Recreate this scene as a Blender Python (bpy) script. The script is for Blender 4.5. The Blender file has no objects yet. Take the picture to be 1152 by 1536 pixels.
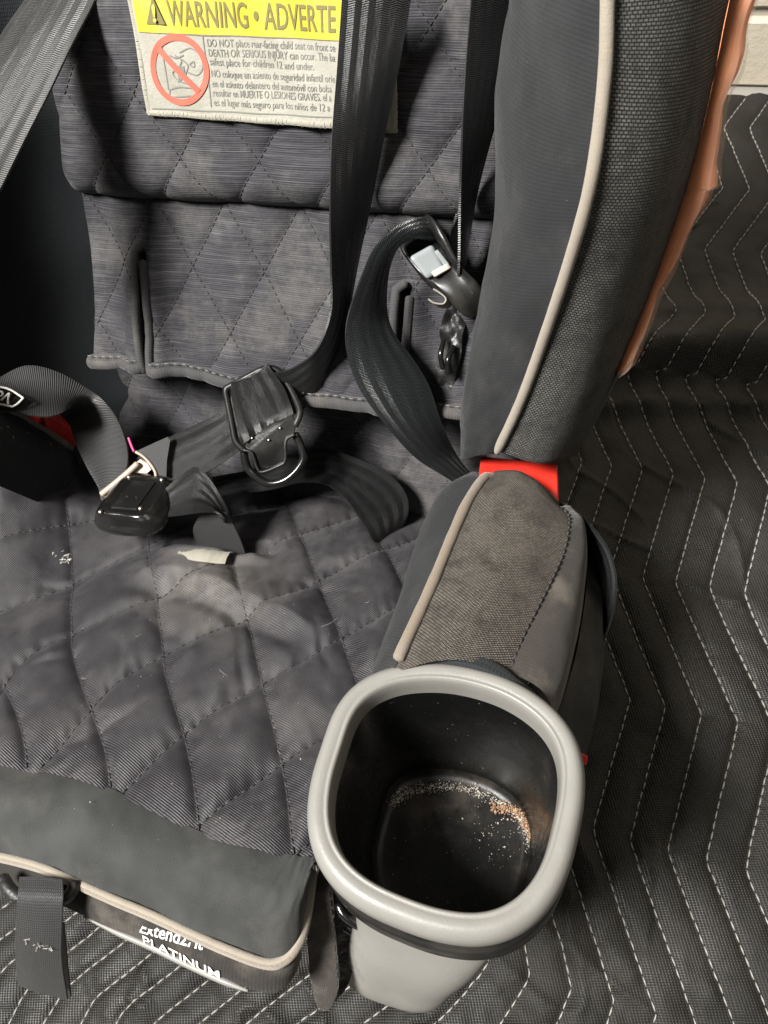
import bpy, math, random
import numpy as np
from mathutils import Matrix, Vector
random.seed(7); rng = np.random.default_rng(7)
sc = bpy.context.scene
COL = sc.collection
PI = math.pi

# ------------------------------------------------------------------ frames
# seat frame: a = seat's right, b = into the backrest, c = up along the backrest; the camera stands at its origin.
REC = math.radians(28)          # recline of the seat: backrest leans back, seat pan tips up at the front
H = 0.62                        # camera height above the floor
F, CX, CY = 1160.0, 576.0, 768.0
def nrm(v): v = np.array(v, float); return v / np.linalg.norm(v)
_X = nrm([.955, .16, -.25]); _B = np.array([-.112, .765, .635]); _B = nrm(_B - _B.dot(_X) * _X)
_U = -_B; _Y = np.cross(_U, _X)
M = np.array([_X, _Y, _U])
def ray(x, y): return M @ np.array([(x - CX) / F, (y - CY) / F, 1.0])
def plane(x, y, n, d): r = ray(x, y); return r * d / np.dot(n, r)
def back(x, y, b=.415): return plane(x, y, (0, 1, 0), b)       # point on a plane parallel to the backrest
def pan(x, y, c=-.323): return plane(x, y, (0, 0, 1), c)       # ... parallel to the seat pan
def side(x, y, a): return plane(x, y, (1, 0, 0), a)            # ... parallel to the seat's sides
def dep(x, y, d): return ray(x, y) * d                          # ... at a distance
cr_, sr_ = math.cos(REC), math.sin(REC)
def W(p):                                                       # seat frame -> world
    p = np.atleast_2d(np.asarray(p, float))
    return np.c_[p[:, 0], p[:, 1] * cr_ + p[:, 2] * sr_, p[:, 2] * cr_ - p[:, 1] * sr_ + H]
def Wd(v): v = np.asarray(v, float); return np.array([v[0], v[1] * cr_ + v[2] * sr_, v[2] * cr_ - v[1] * sr_])

# ------------------------------------------------------------------ camera, world, lamps, exposure
cam = bpy.data.cameras.new('camera'); camo = bpy.data.objects.new('camera', cam); COL.objects.link(camo)
right, down, fwd = (Wd(M[:, i]) for i in range(3))
camo.matrix_world = Matrix(((right[0], -down[0], -fwd[0], 0), (right[1], -down[1], -fwd[1], 0), (right[2], -down[2], -fwd[2], H), (0, 0, 0, 1)))
cam.sensor_fit = 'HORIZONTAL'; cam.sensor_width = 36; cam.lens = 36 * F / 1152
cam.clip_start = .01; cam.clip_end = 50
cam.dof.use_dof = True; cam.dof.focus_distance = .40; cam.dof.aperture_fstop = 38
sc.camera = camo
wd = bpy.data.worlds.new('World'); sc.world = wd; wd.use_nodes = True
wd.node_tree.nodes['Background'].inputs[0].default_value = (1.0, .97, .92, 1)
wd.node_tree.nodes['Background'].inputs[1].default_value = .085
def lamp(name, loc, target, size, power, col):
    l = bpy.data.lights.new(name, 'AREA'); l.shape = 'RECTANGLE'; l.size = size[0]; l.size_y = size[1]; l.energy = power; l.color = col
    o = bpy.data.objects.new(name, l); COL.objects.link(o); o.location = loc
    o.rotation_euler = (Vector(target) - Vector(loc)).to_track_quat('-Z', 'Y').to_euler()
    return o
lamp('ceiling_or_fill_lamp', (-.84, -.45, 2.05), (-.1, .15, .2), (.50, .50), 142, (1, .978, .935))
lamp('ceiling_or_fill_lamp', (1.1, .5, 2.3), (.3, .3, 0), (1.0, .4), 6, (1, .92, .80))  # weak fill lamp added to soften the shadow on the blanket beside the backrest
sc.view_settings.view_transform = 'Standard'; sc.view_settings.look = 'None'
sc.cycles.max_bounces = 7; sc.cycles.diffuse_bounces = 3; sc.cycles.glossy_bounces = 3; sc.cycles.transparent_max_bounces = 6
sc.view_settings.exposure = 0; sc.view_settings.gamma = 1

# ------------------------------------------------------------------ numeric helpers
def vnoise(x, y, s=0):
    xi, yi = np.floor(x), np.floor(y); fx, fy = x - xi, y - yi
    fx = fx * fx * (3 - 2 * fx); fy = fy * fy * (3 - 2 * fy)
    h = lambda i, j: np.modf(np.abs(np.sin(i * 127.1 + j * 311.7 + s * 74.7) * 43758.5453))[0]
    return (h(xi, yi) * (1 - fx) + h(xi + 1, yi) * fx) * (1 - fy) + (h(xi, yi + 1) * (1 - fx) + h(xi + 1, yi + 1) * fx) * fy - .5
def fbm(x, y, s=0, o=3): return sum(vnoise(x * 2 ** k, y * 2 ** k, s + k) / 2 ** k for k in range(o))
def sst(x, e0, e1): t = np.clip((x - e0) / (e1 - e0), 0, 1); return t * t * (3 - 2 * t)
def spline(P, n, closed=False, par=None):
    """Catmull-Rom through P, n samples evenly spread over chord length (or at parameters par in 0..1)"""
    P = np.array(P, float); k = len(P)
    if closed: P = np.vstack([P[-1], P, P[0], P[1]])
    else: P = np.vstack([2 * P[0] - P[1], P, 2 * P[-1] - P[-2]])
    seg = k if closed else k - 1
    L = np.array([np.linalg.norm(P[i + 2] - P[i + 1]) for i in range(seg)]); cum = np.r_[0, np.cumsum(L)]; cum /= cum[-1]
    ts = np.linspace(0, 1, n, endpoint=not closed) if par is None else np.asarray(par)
    i = np.clip(np.searchsorted(cum, ts, 'right') - 1, 0, seg - 1); t = ((ts - cum[i]) / np.maximum(cum[i + 1] - cum[i], 1e-9))[:, None]
    p0, p1, p2, p3 = P[i], P[i + 1], P[i + 2], P[i + 3]
    return .5 * ((2 * p1) + (p2 - p0) * t + (2 * p0 - 5 * p1 + 4 * p2 - p3) * t ** 2 + (3 * p1 - p0 - 3 * p2 + p3) * t ** 3)
def espline(P, n):
    """Catmull-Rom at even index parameters, so that rails given with matching points stay matched"""
    k = len(P); d = np.linspace(0, k - 1, n); P = np.array(P, float); P = np.vstack([2 * P[0] - P[1], P, 2 * P[-1] - P[-2]])
    i = np.clip(np.floor(d).astype(int), 0, k - 2); t = (d - i)[:, None]
    p0, p1, p2, p3 = P[i], P[i + 1], P[i + 2], P[i + 3]
    return .5 * ((2 * p1) + (p2 - p0) * t + (2 * p0 - 5 * p1 + 4 * p2 - p3) * t ** 2 + (3 * p1 - p0 - 3 * p2 + p3) * t ** 3)

# ------------------------------------------------------------------ objects
ORG = {}
def tag(o, label=None, cat=None, group=None, kind=None):
    for k, v in (('label', label), ('category', cat), ('group', group), ('kind', kind)):
        if v: o[k] = v
    return o
def empty(name, loc):
    o = bpy.data.objects.new(name, None); COL.objects.link(o); o.location = loc; o.empty_display_size = .05; ORG[o.name] = np.array(loc, float); return o
def mesh(name, V, Fc, mat, parent=None, uv=None, smooth=True, seat=True, autosm=None):
    V = W(V) if seat else np.asarray(V, float)
    org = np.zeros(3)
    if parent is not None:
        p = parent
        while p.parent: p = p.parent
        org = ORG.get(p.name, np.zeros(3))
    me = bpy.data.meshes.new(name); me.from_pydata((V - org).tolist(), [], Fc if isinstance(Fc, list) else Fc.tolist())
    if uv is not None:
        ul = me.uv_layers.new(name='UVMap'); li = np.zeros(len(me.loops), int); me.loops.foreach_get('vertex_index', li)
        ul.data.foreach_set('uv', np.asarray(uv, float)[li].ravel())
    me.polygons.foreach_set('use_smooth', [smooth] * len(me.polygons))
    if autosm and smooth: me.set_sharp_from_angle(angle=math.radians(autosm))
    me.materials.append(mat); me.update()
    o = bpy.data.objects.new(name, me); COL.objects.link(o)
    if parent is not None: o.parent = parent
    return o
def quads(nu, nv, cu=False, cv=False):
    i, j = np.meshgrid(np.arange(nu if cu else nu - 1), np.arange(nv if cv else nv - 1), indexing='ij')
    a = i * nv + j; b = ((i + 1) % nu) * nv + j; c = ((i + 1) % nu) * nv + (j + 1) % nv; d = i * nv + (j + 1) % nv
    return np.stack([a, b, c, d], -1).reshape(-1, 4)
def gridm(name, G, mat, parent=None, uv=None, cu=False, cv=False, flip=False, seat=True):
    nu, nv = G.shape[:2]; q = quads(nu, nv, cu, cv)
    if flip: q = q[:, ::-1]
    if uv is None:
        du = np.r_[0, np.cumsum(np.linalg.norm(np.diff(G[:, nv // 2], axis=0), axis=1))]
        dv = np.r_[0, np.cumsum(np.linalg.norm(np.diff(G[nu // 2], axis=0), axis=1))]
        uv = np.stack(np.meshgrid(du, dv, indexing='ij'), -1)
    return mesh(name, G.reshape(-1, 3), q, mat, parent, uv.reshape(-1, 2), seat=seat)
def normals(G):
    du = np.gradient(G, axis=0); dv = np.gradient(G, axis=1); n = np.cross(du, dv); return n / np.maximum(np.linalg.norm(n, axis=-1, keepdims=True), 1e-12)
def shell(name, G, th, mat, parent=None, uv=None):
    """closed sheet of thickness th around grid G"""
    nu, nv = G.shape[:2]; n = normals(G); A = G + n * th / 2; B = G - n * th / 2
    if uv is None:
        du = np.r_[0, np.cumsum(np.linalg.norm(np.diff(G[:, nv // 2], axis=0), axis=1))]
        dv = np.r_[0, np.cumsum(np.linalg.norm(np.diff(G[nu // 2], axis=0), axis=1))]
        uv = np.stack(np.meshgrid(du, dv, indexing='ij'), -1)
    q = quads(nu, nv); N = nu * nv; fs = [q, q[:, ::-1] + N]
    idx = np.arange(N).reshape(nu, nv)
    for e, r in ((idx[0], 0), (idx[-1], 1), (idx[:, 0], 1), (idx[:, -1], 0)):
        s = np.stack([e[:-1], e[1:], e[1:] + N, e[:-1] + N], -1); fs.append(s if not r else s[:, ::-1])
    return mesh(name, np.vstack([A.reshape(-1, 3), B.reshape(-1, 3)]), np.vstack(fs), mat, parent, np.vstack([uv.reshape(-1, 2)] * 2), autosm=50)
def frame_along(P, closed=False):
    T = np.gradient(P, axis=0)
    if closed: T = np.roll(P, -1, 0) - np.roll(P, 1, 0)
    T /= np.maximum(np.linalg.norm(T, axis=1, keepdims=True), 1e-12)
    n = np.cross(T[0], [.31, .52, .79]); n /= np.linalg.norm(n); N = []
    for t in T:
        n = n - t * n.dot(t); n = n / np.linalg.norm(n); N.append(n)
    N = np.array(N); return T, N, np.cross(T, N)
def tube(name, P, r, mat, parent=None, m=10, closed=False, cap=True, seat=True, wob=0):
    P = np.array(P, float); n = len(P); r = np.broadcast_to(r, (n,)).astype(float).copy()
    if wob: r *= 1 + wob * 2 * vnoise(np.arange(n) * .35, np.zeros(n), 3)
    T, N, B = frame_along(P, closed)
    if cap and not closed:
        P = np.vstack([P[0] - T[0] * r[0] * .6, P[0] - T[0] * r[0] * .35, P, P[-1] + T[-1] * r[-1] * .35, P[-1] + T[-1] * r[-1] * .6])
        N = np.vstack([N[0], N[0], N, N[-1], N[-1]]); B = np.vstack([B[0], B[0], B, B[-1], B[-1]])
        r = np.r_[r[0] * .02, r[0] * .8, r, r[-1] * .8, r[-1] * .02]
    a = np.linspace(0, 2 * PI, m, endpoint=False)
    G = P[:, None] + (np.cos(a)[None, :, None] * N[:, None] + np.sin(a)[None, :, None] * B[:, None]) * r[:, None, None]
    dl = np.r_[0, np.cumsum(np.linalg.norm(np.diff(P, axis=0), axis=1))]
    uv = np.stack(np.meshgrid(dl, a * np.mean(r), indexing='ij'), -1)
    return gridm(name, G, mat, parent, uv, cu=closed, cv=True, seat=seat, flip=True)
def ribbon(name, L, R, mat, parent=None, n=60, m=13, th=.0013, camber=0.0, curl=0.0, wob=.0004):
    """webbing between two matched rails of points (seat frame)"""
    A, B = espline(L, n), espline(R, n); t = np.linspace(0, 1, m)
    G = A[:, None] * (1 - t)[None, :, None] + B[:, None] * t[None, :, None]
    nn = normals(G); s = np.sin(PI * t)[None, :, None]
    w = vnoise(np.linspace(0, n / 9, n)[:, None] + 0 * t[None], t[None] * 3 + np.zeros((n, 1)), 5)[..., None]
    G = G + nn * (camber * s + w * wob)
    dl = np.r_[0, np.cumsum(np.linalg.norm(np.diff((A + B) / 2, axis=0), axis=1))]
    uv = np.stack(np.meshgrid(dl, t * .038, indexing='ij'), -1)
    return shell(name, G, th, mat, parent, uv)
def dashes(name, P, N, mat, parent=None, dash=.003, gap=.002, w=.0006, h=.0005, seat=True, jit=.0, lift=0.0):
    """stitches along a path: little rounded bars"""
    P = np.asarray(P, float); d = np.r_[0, np.cumsum(np.linalg.norm(np.diff(P, axis=0), axis=1))]
    n = int(d[-1] / (dash + gap))
    if n < 1: return None
    s0 = np.arange(n) * (dash + gap) + gap / 2
    f = lambda s: np.stack([np.interp(s, d, P[:, k]) for k in range(3)], -1)
    nn = np.stack([np.interp(s0 + dash / 2, d, N[:, k]) for k in range(3)], -1); nn /= np.linalg.norm(nn, axis=1, keepdims=True)
    A, C, B = f(s0), f(s0 + dash / 2), f(s0 + dash)
    C = C + nn * h * .6
    t = (B - A); t /= np.maximum(np.linalg.norm(t, axis=1, keepdims=True), 1e-9); sd = np.cross(nn, t)
    A = A + nn * lift; B = B + nn * lift; C = C + nn * lift
    if jit: j = rng.normal(0, jit, (n, 1)) * sd; C = C + j; A = A + j * .5; B = B + j * .5
    rows = []
    for Q, k in ((A, .55), (C, 1), (B, .55)):
        rows.append(np.stack([Q + sd * w * k - nn * h, Q + sd * w * .7 * k + nn * h, Q - sd * w * .7 * k + nn * h, Q - sd * w * k - nn * h], 1))
    V = np.concatenate(rows, 1).reshape(-1, 3)
    q = []
    for r in (0, 4):
        for k in range(3): q.append([r + k, r + k + 1, r + k + 5, r + k + 4])
    q += [[3, 2, 1, 0], [8, 9, 10, 11]]
    Fq = (np.array(q)[None] + (np.arange(n) * 12)[:, None, None]).reshape(-1, 4)
    return mesh(name, V, Fq, mat, parent, seat=seat)
_rb = {}
def rbox(name, C8, mat, parent=None, r=.25, k=7):
    """rounded box mapped into 8 corners: bottom 4 then top 4, both in the same order round"""
    t = np.linspace(-1, 1, k * 2 + 1); t = np.sign(t) * np.abs(t) ** .6; V, Q = [], []
    for ax in range(3):
        for s in (-1, 1):
            g = np.zeros((len(t), len(t), 3)); g[..., ax] = s; g[..., (ax + 1) % 3] = t[:, None]; g[..., (ax + 2) % 3] = t[None]
            q = quads(len(t), len(t)) + sum(len(v) for v in V)
            V.append(g.reshape(-1, 3)); Q.append(q if s > 0 else q[:, ::-1])
    V = np.vstack(V); Q = np.vstack(Q)
    inner = np.clip(V, -(1 - r), 1 - r); dlt = V - inner; l = np.linalg.norm(dlt, axis=1, keepdims=True); V = inner + np.where(l > 0, dlt / np.maximum(l, 1e-9) * r, 0)
    u, v, w = [(V[:, i] + 1) / 2 for i in range(3)]
    c = np.array(C8, float)
    def bil(p): return (c[p] * ((1 - u) * (1 - v))[:, None] + c[p + 1] * (u * (1 - v))[:, None] + c[p + 2] * (u * v)[:, None] + c[p + 3] * ((1 - u) * v)[:, None])
    return mesh(name, bil(0) * (1 - w)[:, None] + bil(4) * w[:, None], Q, mat, parent, np.c_[u, v] * .04)
def plate(name, pts, dirn, th, mat, parent=None, bev=.0006, n=None):
    """flat outline (3D points, seat frame) given thickness th along dirn, rounded rim"""
    P = np.array(pts, float) if n is None else spline(pts, n, True); k = len(P); c = P.mean(0); d = np.array(dirn, float); d /= np.linalg.norm(d)
    inn = c + (P - c) * (1 - bev / np.mean(np.linalg.norm(P - c, axis=1)))
    V = np.vstack([inn, P - d * bev, P - d * (th - bev), inn - d * th]); Fc = []
    for r in range(3):
        for i in range(k): j = (i + 1) % k; Fc.append([r * k + i, (r + 1) * k + i, (r + 1) * k + j, r * k + j])
    Fc.append(list(range(k))); Fc.append(list(range(4 * k - 1, 3 * k - 1, -1)))
    e1 = nrm(P[1] - P[0]); e2 = np.cross(d, e1)
    return mesh(name, V, Fc, mat, parent, np.c_[V @ e1, V @ e2], autosm=40)

# ------------------------------------------------------------------ materials
def new_mat(name):
    m = bpy.data.materials.new(name); m.use_nodes = True; nt = m.node_tree
    return m, nt, nt.nodes['Principled BSDF']
class N:
    """little node-graph writer"""
    def __init__(s, nt): s.nt = nt
    def n(s, t, **k):
        o = s.nt.nodes.new(t)
        for a, v in k.items(): setattr(o, a, v)
        return o
    def put(s, sock, v):
        if hasattr(v, 'links') or isinstance(v, bpy.types.NodeSocket): s.nt.links.new(v, sock)
        else: sock.default_value = v
    def math(s, op, a, b=None, c=None, clamp=False):
        o = s.n('ShaderNodeMath', operation=op, use_clamp=clamp); s.put(o.inputs[0], a)
        if b is not None: s.put(o.inputs[1], b)
        if c is not None: s.put(o.inputs[2], c)
        return o.outputs[0]
    def uv(s): return s.n('ShaderNodeTexCoord').outputs['UV']
    def obj(s): return s.n('ShaderNodeTexCoord').outputs['Object']
    def mapping(s, v, sc=(1, 1, 1), rot=0, loc=(0, 0, 0)):
        o = s.n('ShaderNodeMapping'); s.put(o.inputs[0], v); o.inputs['Scale'].default_value = sc; o.inputs['Rotation'].default_value = (0, 0, rot); o.inputs['Location'].default_value = loc; return o.outputs[0]
    def noise(s, v, scale, detail=3, rough=.55):
        o = s.n('ShaderNodeTexNoise'); s.put(o.inputs['Vector'], v); o.inputs['Scale'].default_value = scale; o.inputs['Detail'].default_value = detail; o.inputs['Roughness'].default_value = rough; return o.outputs['Fac']
    def ramp(s, f, a, b, lo=0.0, hi=1.0):
        o = s.n('ShaderNodeMapRange', interpolation_type='SMOOTHSTEP'); s.put(o.inputs[0], f)
        for i, v in zip((1, 2, 3, 4), (a, b, lo, hi)): o.inputs[i].default_value = v
        return o.outputs[0]
    def mix(s, f, a, b, mode='MIX'):
        o = s.n('ShaderNodeMix', data_type='RGBA', blend_type=mode); s.put(o.inputs[0], f)
        for k, v in ((6, a), (7, b)): s.put(o.inputs[k], v if not isinstance(v, tuple) else (*v, 1)[:4])
        return o.outputs[2]
    def bump(s, h, dist, st=1.0, nor=None):
        o = s.n('ShaderNodeBump'); s.put(o.inputs['Height'], h); o.inputs['Distance'].default_value = dist; o.inputs['Strength'].default_value = st
        if nor is not None: s.put(o.inputs['Normal'], nor)
        return o.outputs[0]
    def xy(s, v): o = s.n('ShaderNodeSeparateXYZ'); s.put(o.inputs[0], v); return o.outputs[0], o.outputs[1]
    def sinw(s, x, period, phase=0.0):                # 0..1 wave
        return s.math('MULTIPLY_ADD', s.math('SINE', s.math('MULTIPLY_ADD', x, 2 * PI / period, phase)), .5, .5)
def sheen(b, w, tint=(1, 1, 1), r=.4):
    b.inputs['Sheen Weight'].default_value = w; b.inputs['Sheen Roughness'].default_value = r; b.inputs['Sheen Tint'].default_value = (*tint, 1)
def slub(name, dark, light, dust, dustamt, rib_dir=1, twill=.0011, diag=False, bumpd=.00025, sh=.12, streak=.5, spec=.35, rough=.75, spot=None):
    m, nt, b = new_mat(name); g = N(nt); uv = g.uv(); x, y = g.xy(uv)
    if not diag:
        st = g.noise(g.mapping(uv, (20, 1700, 1)), 1.0, 2, .6); st2 = g.noise(g.mapping(uv, (70, 2600, 1), loc=(3, 7, 0)), 1.0, 2, .6)
        f = g.math('ADD', g.math('MULTIPLY', g.ramp(st, .46, .72), streak), g.math('MULTIPLY', g.ramp(st2, .5, .75), streak * .7), clamp=True)
        wv = g.math('ADD', g.sinw(y, twill), g.math('MULTIPLY', f, .8))
    else:
        dg = g.math('ADD', y, g.math('MULTIPLY', x, .32))
        wv = g.sinw(dg, twill); f = g.math('MULTIPLY', wv, g.math('MULTIPLY', g.noise(g.mapping(uv, (150, 150, 1)), 1, 2), streak))
    col = g.mix(f, dark, light)
    d1 = g.noise(g.obj(), 22, 7, .68); d2 = g.noise(g.obj(), 120, 4, .75)
    da = g.math('MULTIPLY', g.ramp(g.math('ADD', g.math('MULTIPLY', d1, .7), g.math('MULTIPLY', d2, .3)), .44, .66), dustamt)
    col = g.mix(da, col, dust)
    if spot is not None:
        vd = g.n('ShaderNodeVectorMath', operation='DISTANCE'); g.put(vd.inputs[0], g.obj()); vd.inputs[1].default_value = spot
        col = g.mix(g.math('MULTIPLY', g.ramp(g.math('ADD', vd.outputs['Value'], g.math('MULTIPLY_ADD', g.noise(g.obj(), 40, 5, .65), .09, -.045)), .015, .055, .55, 0), g.ramp(g.noise(g.obj(), 160, 5, .75), .15, .80)), col, (.17, .155, .135))
    fl = g.noise(uv, 2600, 1, .5); col = g.mix(g.math('MULTIPLY', g.ramp(fl, .62, .8), .35), col, light)
    sp = g.noise(g.mapping(uv, (1, 1, 1), loc=(9, 2, 0)), 620, 2, .6); col = g.mix(g.math('MULTIPLY', g.ramp(sp, .735, .78), .55), col, (.42, .40, .37))
    nt.links.new(col, b.inputs['Base Color']); b.inputs['Roughness'].default_value = rough; b.inputs['Specular IOR Level'].default_value = spec
    hh = g.math('ADD', wv, g.math('MULTIPLY', g.noise(uv, 1500, 2, .6), .9))
    nr = g.bump(g.noise(uv, 110, 3, .6), .0012, .55); nr = g.bump(hh, bumpd, 1.0, nr); nt.links.new(nr, b.inputs['Normal'])
    sheen(b, sh); return m
def knit(name, base, hi, dust=0.0, period=.0009, rot=0.0, sh=.1, blot=0.0, bd=.00018, fuzz=2200, rough=.85, wk=.3):
    m, nt, b = new_mat(name); g = N(nt); uv = g.mapping(g.uv(), rot=rot); x, y = g.xy(uv)
    w = g.math('MULTIPLY', g.sinw(x, period * 2), g.sinw(y, period)); nz = g.noise(uv, fuzz, 2, .65)
    col = g.mix(g.math('MULTIPLY', w, wk), base, hi)
    col = g.mix(g.ramp(nz, .45, .8, 0, .5), col, hi)
    if blot: col = g.mix(g.math('MULTIPLY', g.ramp(g.noise(g.obj(), 21, 3, .5), .42, .66), blot), col, tuple(v * 2.0 for v in hi))
    if dust: col = g.mix(g.math('MULTIPLY', g.ramp(g.noise(g.obj(), 30, 5, .65), .48, .7), dust), col, (.22, .19, .16))
    sp = g.noise(uv, 700, 2, .6); col = g.mix(g.math('MULTIPLY', g.ramp(sp, .74, .79), .6), col, (.4, .38, .35))
    nt.links.new(col, b.inputs['Base Color']); b.inputs['Roughness'].default_value = rough; b.inputs['Specular IOR Level'].default_value = .25
    nr = g.bump(g.noise(uv, 130, 2), .0008, .4); nr = g.bump(g.math('ADD', g.math('MULTIPLY', w, wk * 2), nz), bd, 1, nr); nt.links.new(nr, b.inputs['Normal']); sheen(b, sh); return m
def mesh_mat(name, dark, light, bw=.0018, rh=.00125, rot=0.0, dust=.3, amt=1.0):
    m, nt, b = new_mat(name); g = N(nt); uv0 = g.uv()
    wob = g.n('ShaderNodeTexNoise'); g.put(wob.inputs['Vector'], uv0); wob.inputs['Scale'].default_value = 160
    uvw = g.n('ShaderNodeVectorMath', operation='MULTIPLY_ADD'); g.put(uvw.inputs[0], wob.outputs['Color']); uvw.inputs[1].default_value = (.0004, .0004, 0); g.put(uvw.inputs[2], uv0)
    uv = g.mapping(uvw.outputs[0], rot=rot)
    br = g.n('ShaderNodeTexBrick'); g.put(br.inputs['Vector'], uv); br.inputs['Scale'].default_value = 1; br.inputs['Brick Width'].default_value = bw; br.inputs['Row Height'].default_value = rh
    br.inputs['Mortar Size'].default_value = rh * .27; br.inputs['Mortar Smooth'].default_value = .9; br.inputs['Color1'].default_value = (0, 0, 0, 1); br.inputs['Color2'].default_value = (1, 1, 1, 1); br.offset = .5
    thr = g.math('SUBTRACT', 1.0, br.outputs['Fac']); rnd = g.n('ShaderNodeSeparateColor'); g.put(rnd.inputs[0], br.outputs['Color'])
    lit = g.math('MULTIPLY', thr, g.math('MULTIPLY', g.ramp(g.noise(g.obj(), 90, 2), .05, .6), amt))
    lit = g.math('MULTIPLY', lit, g.math('MULTIPLY_ADD', rnd.outputs[0], .6, .55), clamp=True)
    col = g.mix(lit, dark, light)
    col = g.mix(g.math('MULTIPLY', g.ramp(g.noise(g.obj(), 34, 5, .7), .45, .72), dust), col, (.20, .165, .135))
    nt.links.new(col, b.inputs['Base Color']); b.inputs['Roughness'].default_value = .7; b.inputs['Specular IOR Level'].default_value = .35
    nr = g.bump(g.math('ADD', thr, g.math('MULTIPLY', g.noise(uv0, 2500, 2), .5)), .0006, 1); nt.links.new(nr, b.inputs['Normal']); return m
def webbing(name, base, hi, rough=.42, bd=.00035, ribs=5, fine=.0009, spec=.5, worn=0.0, amt=.7):
    """u along the belt, v across it (0..0.038)"""
    m, nt, b = new_mat(name); g = N(nt); uv = g.uv(); x, y = g.xy(uv)
    rib = g.sinw(y, .038 / ribs); zig = g.math('MULTIPLY', g.math('ABSOLUTE', g.math('SUBTRACT', g.math('FRACT', g.math('MULTIPLY', y, ribs / .038)), .5)), .0016)
    cr = g.sinw(g.math('ADD', x, zig), fine)
    f = g.math('MULTIPLY', cr, g.math('MULTIPLY_ADD', rib, .6, .4))
    col = g.mix(g.math('MULTIPLY', f, amt), base, hi)
    col = g.mix(g.math('MULTIPLY', g.ramp(g.noise(g.obj(), 150, 5, .7), .44, .68), worn), col, tuple(min(1, v * 1.6 + .02) for v in hi))
    nt.links.new(col, b.inputs['Base Color']); b.inputs['Roughness'].default_value = rough; b.inputs['Specular IOR Level'].default_value = spec
    nr = g.bump(g.math('ADD', g.math('MULTIPLY', rib, .25), cr), bd, 1); nr = g.bump(g.noise(uv, 220, 2), .0005, .4, nr); nt.links.new(nr, b.inputs['Normal']); sheen(b, .05); return m
def plastic(name, col, rough=.4, dirt=0.0, dcol=(.2, .18, .15), bd=.00006, bs=900, spec=.5, scr=0.0, coat=0.0):
    m, nt, b = new_mat(name); g = N(nt); o = g.obj()
    c = g.mix(g.math('MULTIPLY', g.ramp(g.noise(o, 38, 5, .65), .45, .75), dirt), col, dcol)
    sp = g.noise(o, 480, 2, .6); c = g.mix(g.math('MULTIPLY', g.ramp(sp, .70, .78), scr), c, (.5, .48, .45))
    nt.links.new(c, b.inputs['Base Color']); b.inputs['Specular IOR Level'].default_value = spec; b.inputs['Coat Weight'].default_value = coat; b.inputs['Coat Roughness'].default_value = .2
    nt.links.new(g.ramp(g.noise(o, 70, 4, .6), .3, .75, rough * .8, min(1, rough * 1.35)), b.inputs['Roughness'])
    nt.links.new(g.bump(g.noise(o, bs, 3, .6), bd, 1, g.bump(g.noise(o, 60, 2), .0004, .3)), b.inputs['Normal']); return m
def simple(name, col, rough=.6, metal=0, spec=.5):
    m, nt, b = new_mat(name); b.inputs['Base Color'].default_value = (*col, 1); b.inputs['Roughness'].default_value = rough; b.inputs['Metallic'].default_value = metal; b.inputs['Specular IOR Level'].default_value = spec; return m

MT = {}
MT['back'] = slub('grey slub fabric', (.018, .0175, .0208), (.098, .094, .106), (.15, .142, .130), .36, streak=.60, bumpd=.00013)
MT['pan'] = slub('dark twill fabric', (.0056, .0052, .0062), (.042, .039, .045), (.094, .087, .086), .48, spec=.36, rough=.52, spot=tuple(W(pan(330, 880, -.32))[0] - np.array((-.17, .12, .012))), twill=.00115, diag=True, bumpd=.00020, streak=1.7, sh=.07)
MT['neo'] = knit('grey neoprene', (.026, .027, .0265), (.068, .070, .068), dust=.08, blot=.14, sh=.1, wk=.06)
MT['wing'] = knit('black knit fabric', (.012, .013, .014), (.038, .040, .041), dust=.05, rot=.25, sh=.1, blot=.12)
MT['velvet'] = knit('black velour', (.015, .017, .019), (.040, .043, .047), sh=.05)
MT['brown'] = knit('brown grey suede', (.034, .030, .026), (.085, .076, .068), dust=.35, sh=.25)
MT['bandm'] = knit('dark brown band fabric', (.020, .018, .016), (.050, .045, .040), dust=.25, sh=.1)
MT['mesh'] = mesh_mat('dark spacer mesh', (.020, .020, .019), (.135, .132, .122), rot=1.45, dust=.06)
MT['mesh2'] = mesh_mat('brown spacer mesh', (.022, .0185, .0155), (.165, .146, .122), bw=.0014, rh=.0010, rot=1.35, dust=.22)
MT['pipe'] = knit('beige piping cord', (.27, .235, .19), (.40, .355, .295), dust=.5, sh=.3, bd=.0003, wk=.06)
MT['pipe2'] = knit('dirty beige piping cord', (.18, .145, .11), (.31, .26, .205), dust=.7, sh=.3, bd=.0004, wk=.06)
MT['thread'] = simple('dark thread', (.022, .021, .022), .7)
MT['hem'] = knit('charcoal binding', (.045, .044, .045), (.10, .098, .098), dust=.25, sh=.15)
MT['strap'] = webbing('black webbing', (.005, .005, .0055), (.026, .026, .027), rough=.30, bd=.00025)
MT['strap_grey'] = webbing('worn grey webbing', (.008, .008, .0085), (.105, .105, .104), rough=.36, ribs=5, fine=.0011, amt=1.0)
MT['strap_lap'] = webbing('scuffed black webbing', (.0065, .0065, .007), (.030, .030, .0305), rough=.33, ribs=4, worn=.10, fine=.0007)
MT['strap_loop'] = webbing('ribbed black webbing', (.005, .006, .0063), (.040, .047, .048), rough=.29, ribs=5, bd=.0004)
MT['strap_tw'] = webbing('fine twill webbing', (.007, .007, .0075), (.085, .085, .085), rough=.38, ribs=1, fine=.00115, amt=1.0)
MT['strap_adj'] = webbing('plain black webbing', (.010, .010, .011), (.085, .085, .085), rough=.4, ribs=22, fine=.0012, bd=.00025, amt=.9)
MT['blackp'] = plastic('black plastic', (.007, .007, .007), .36, .10, scr=.2, spec=.35)
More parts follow.
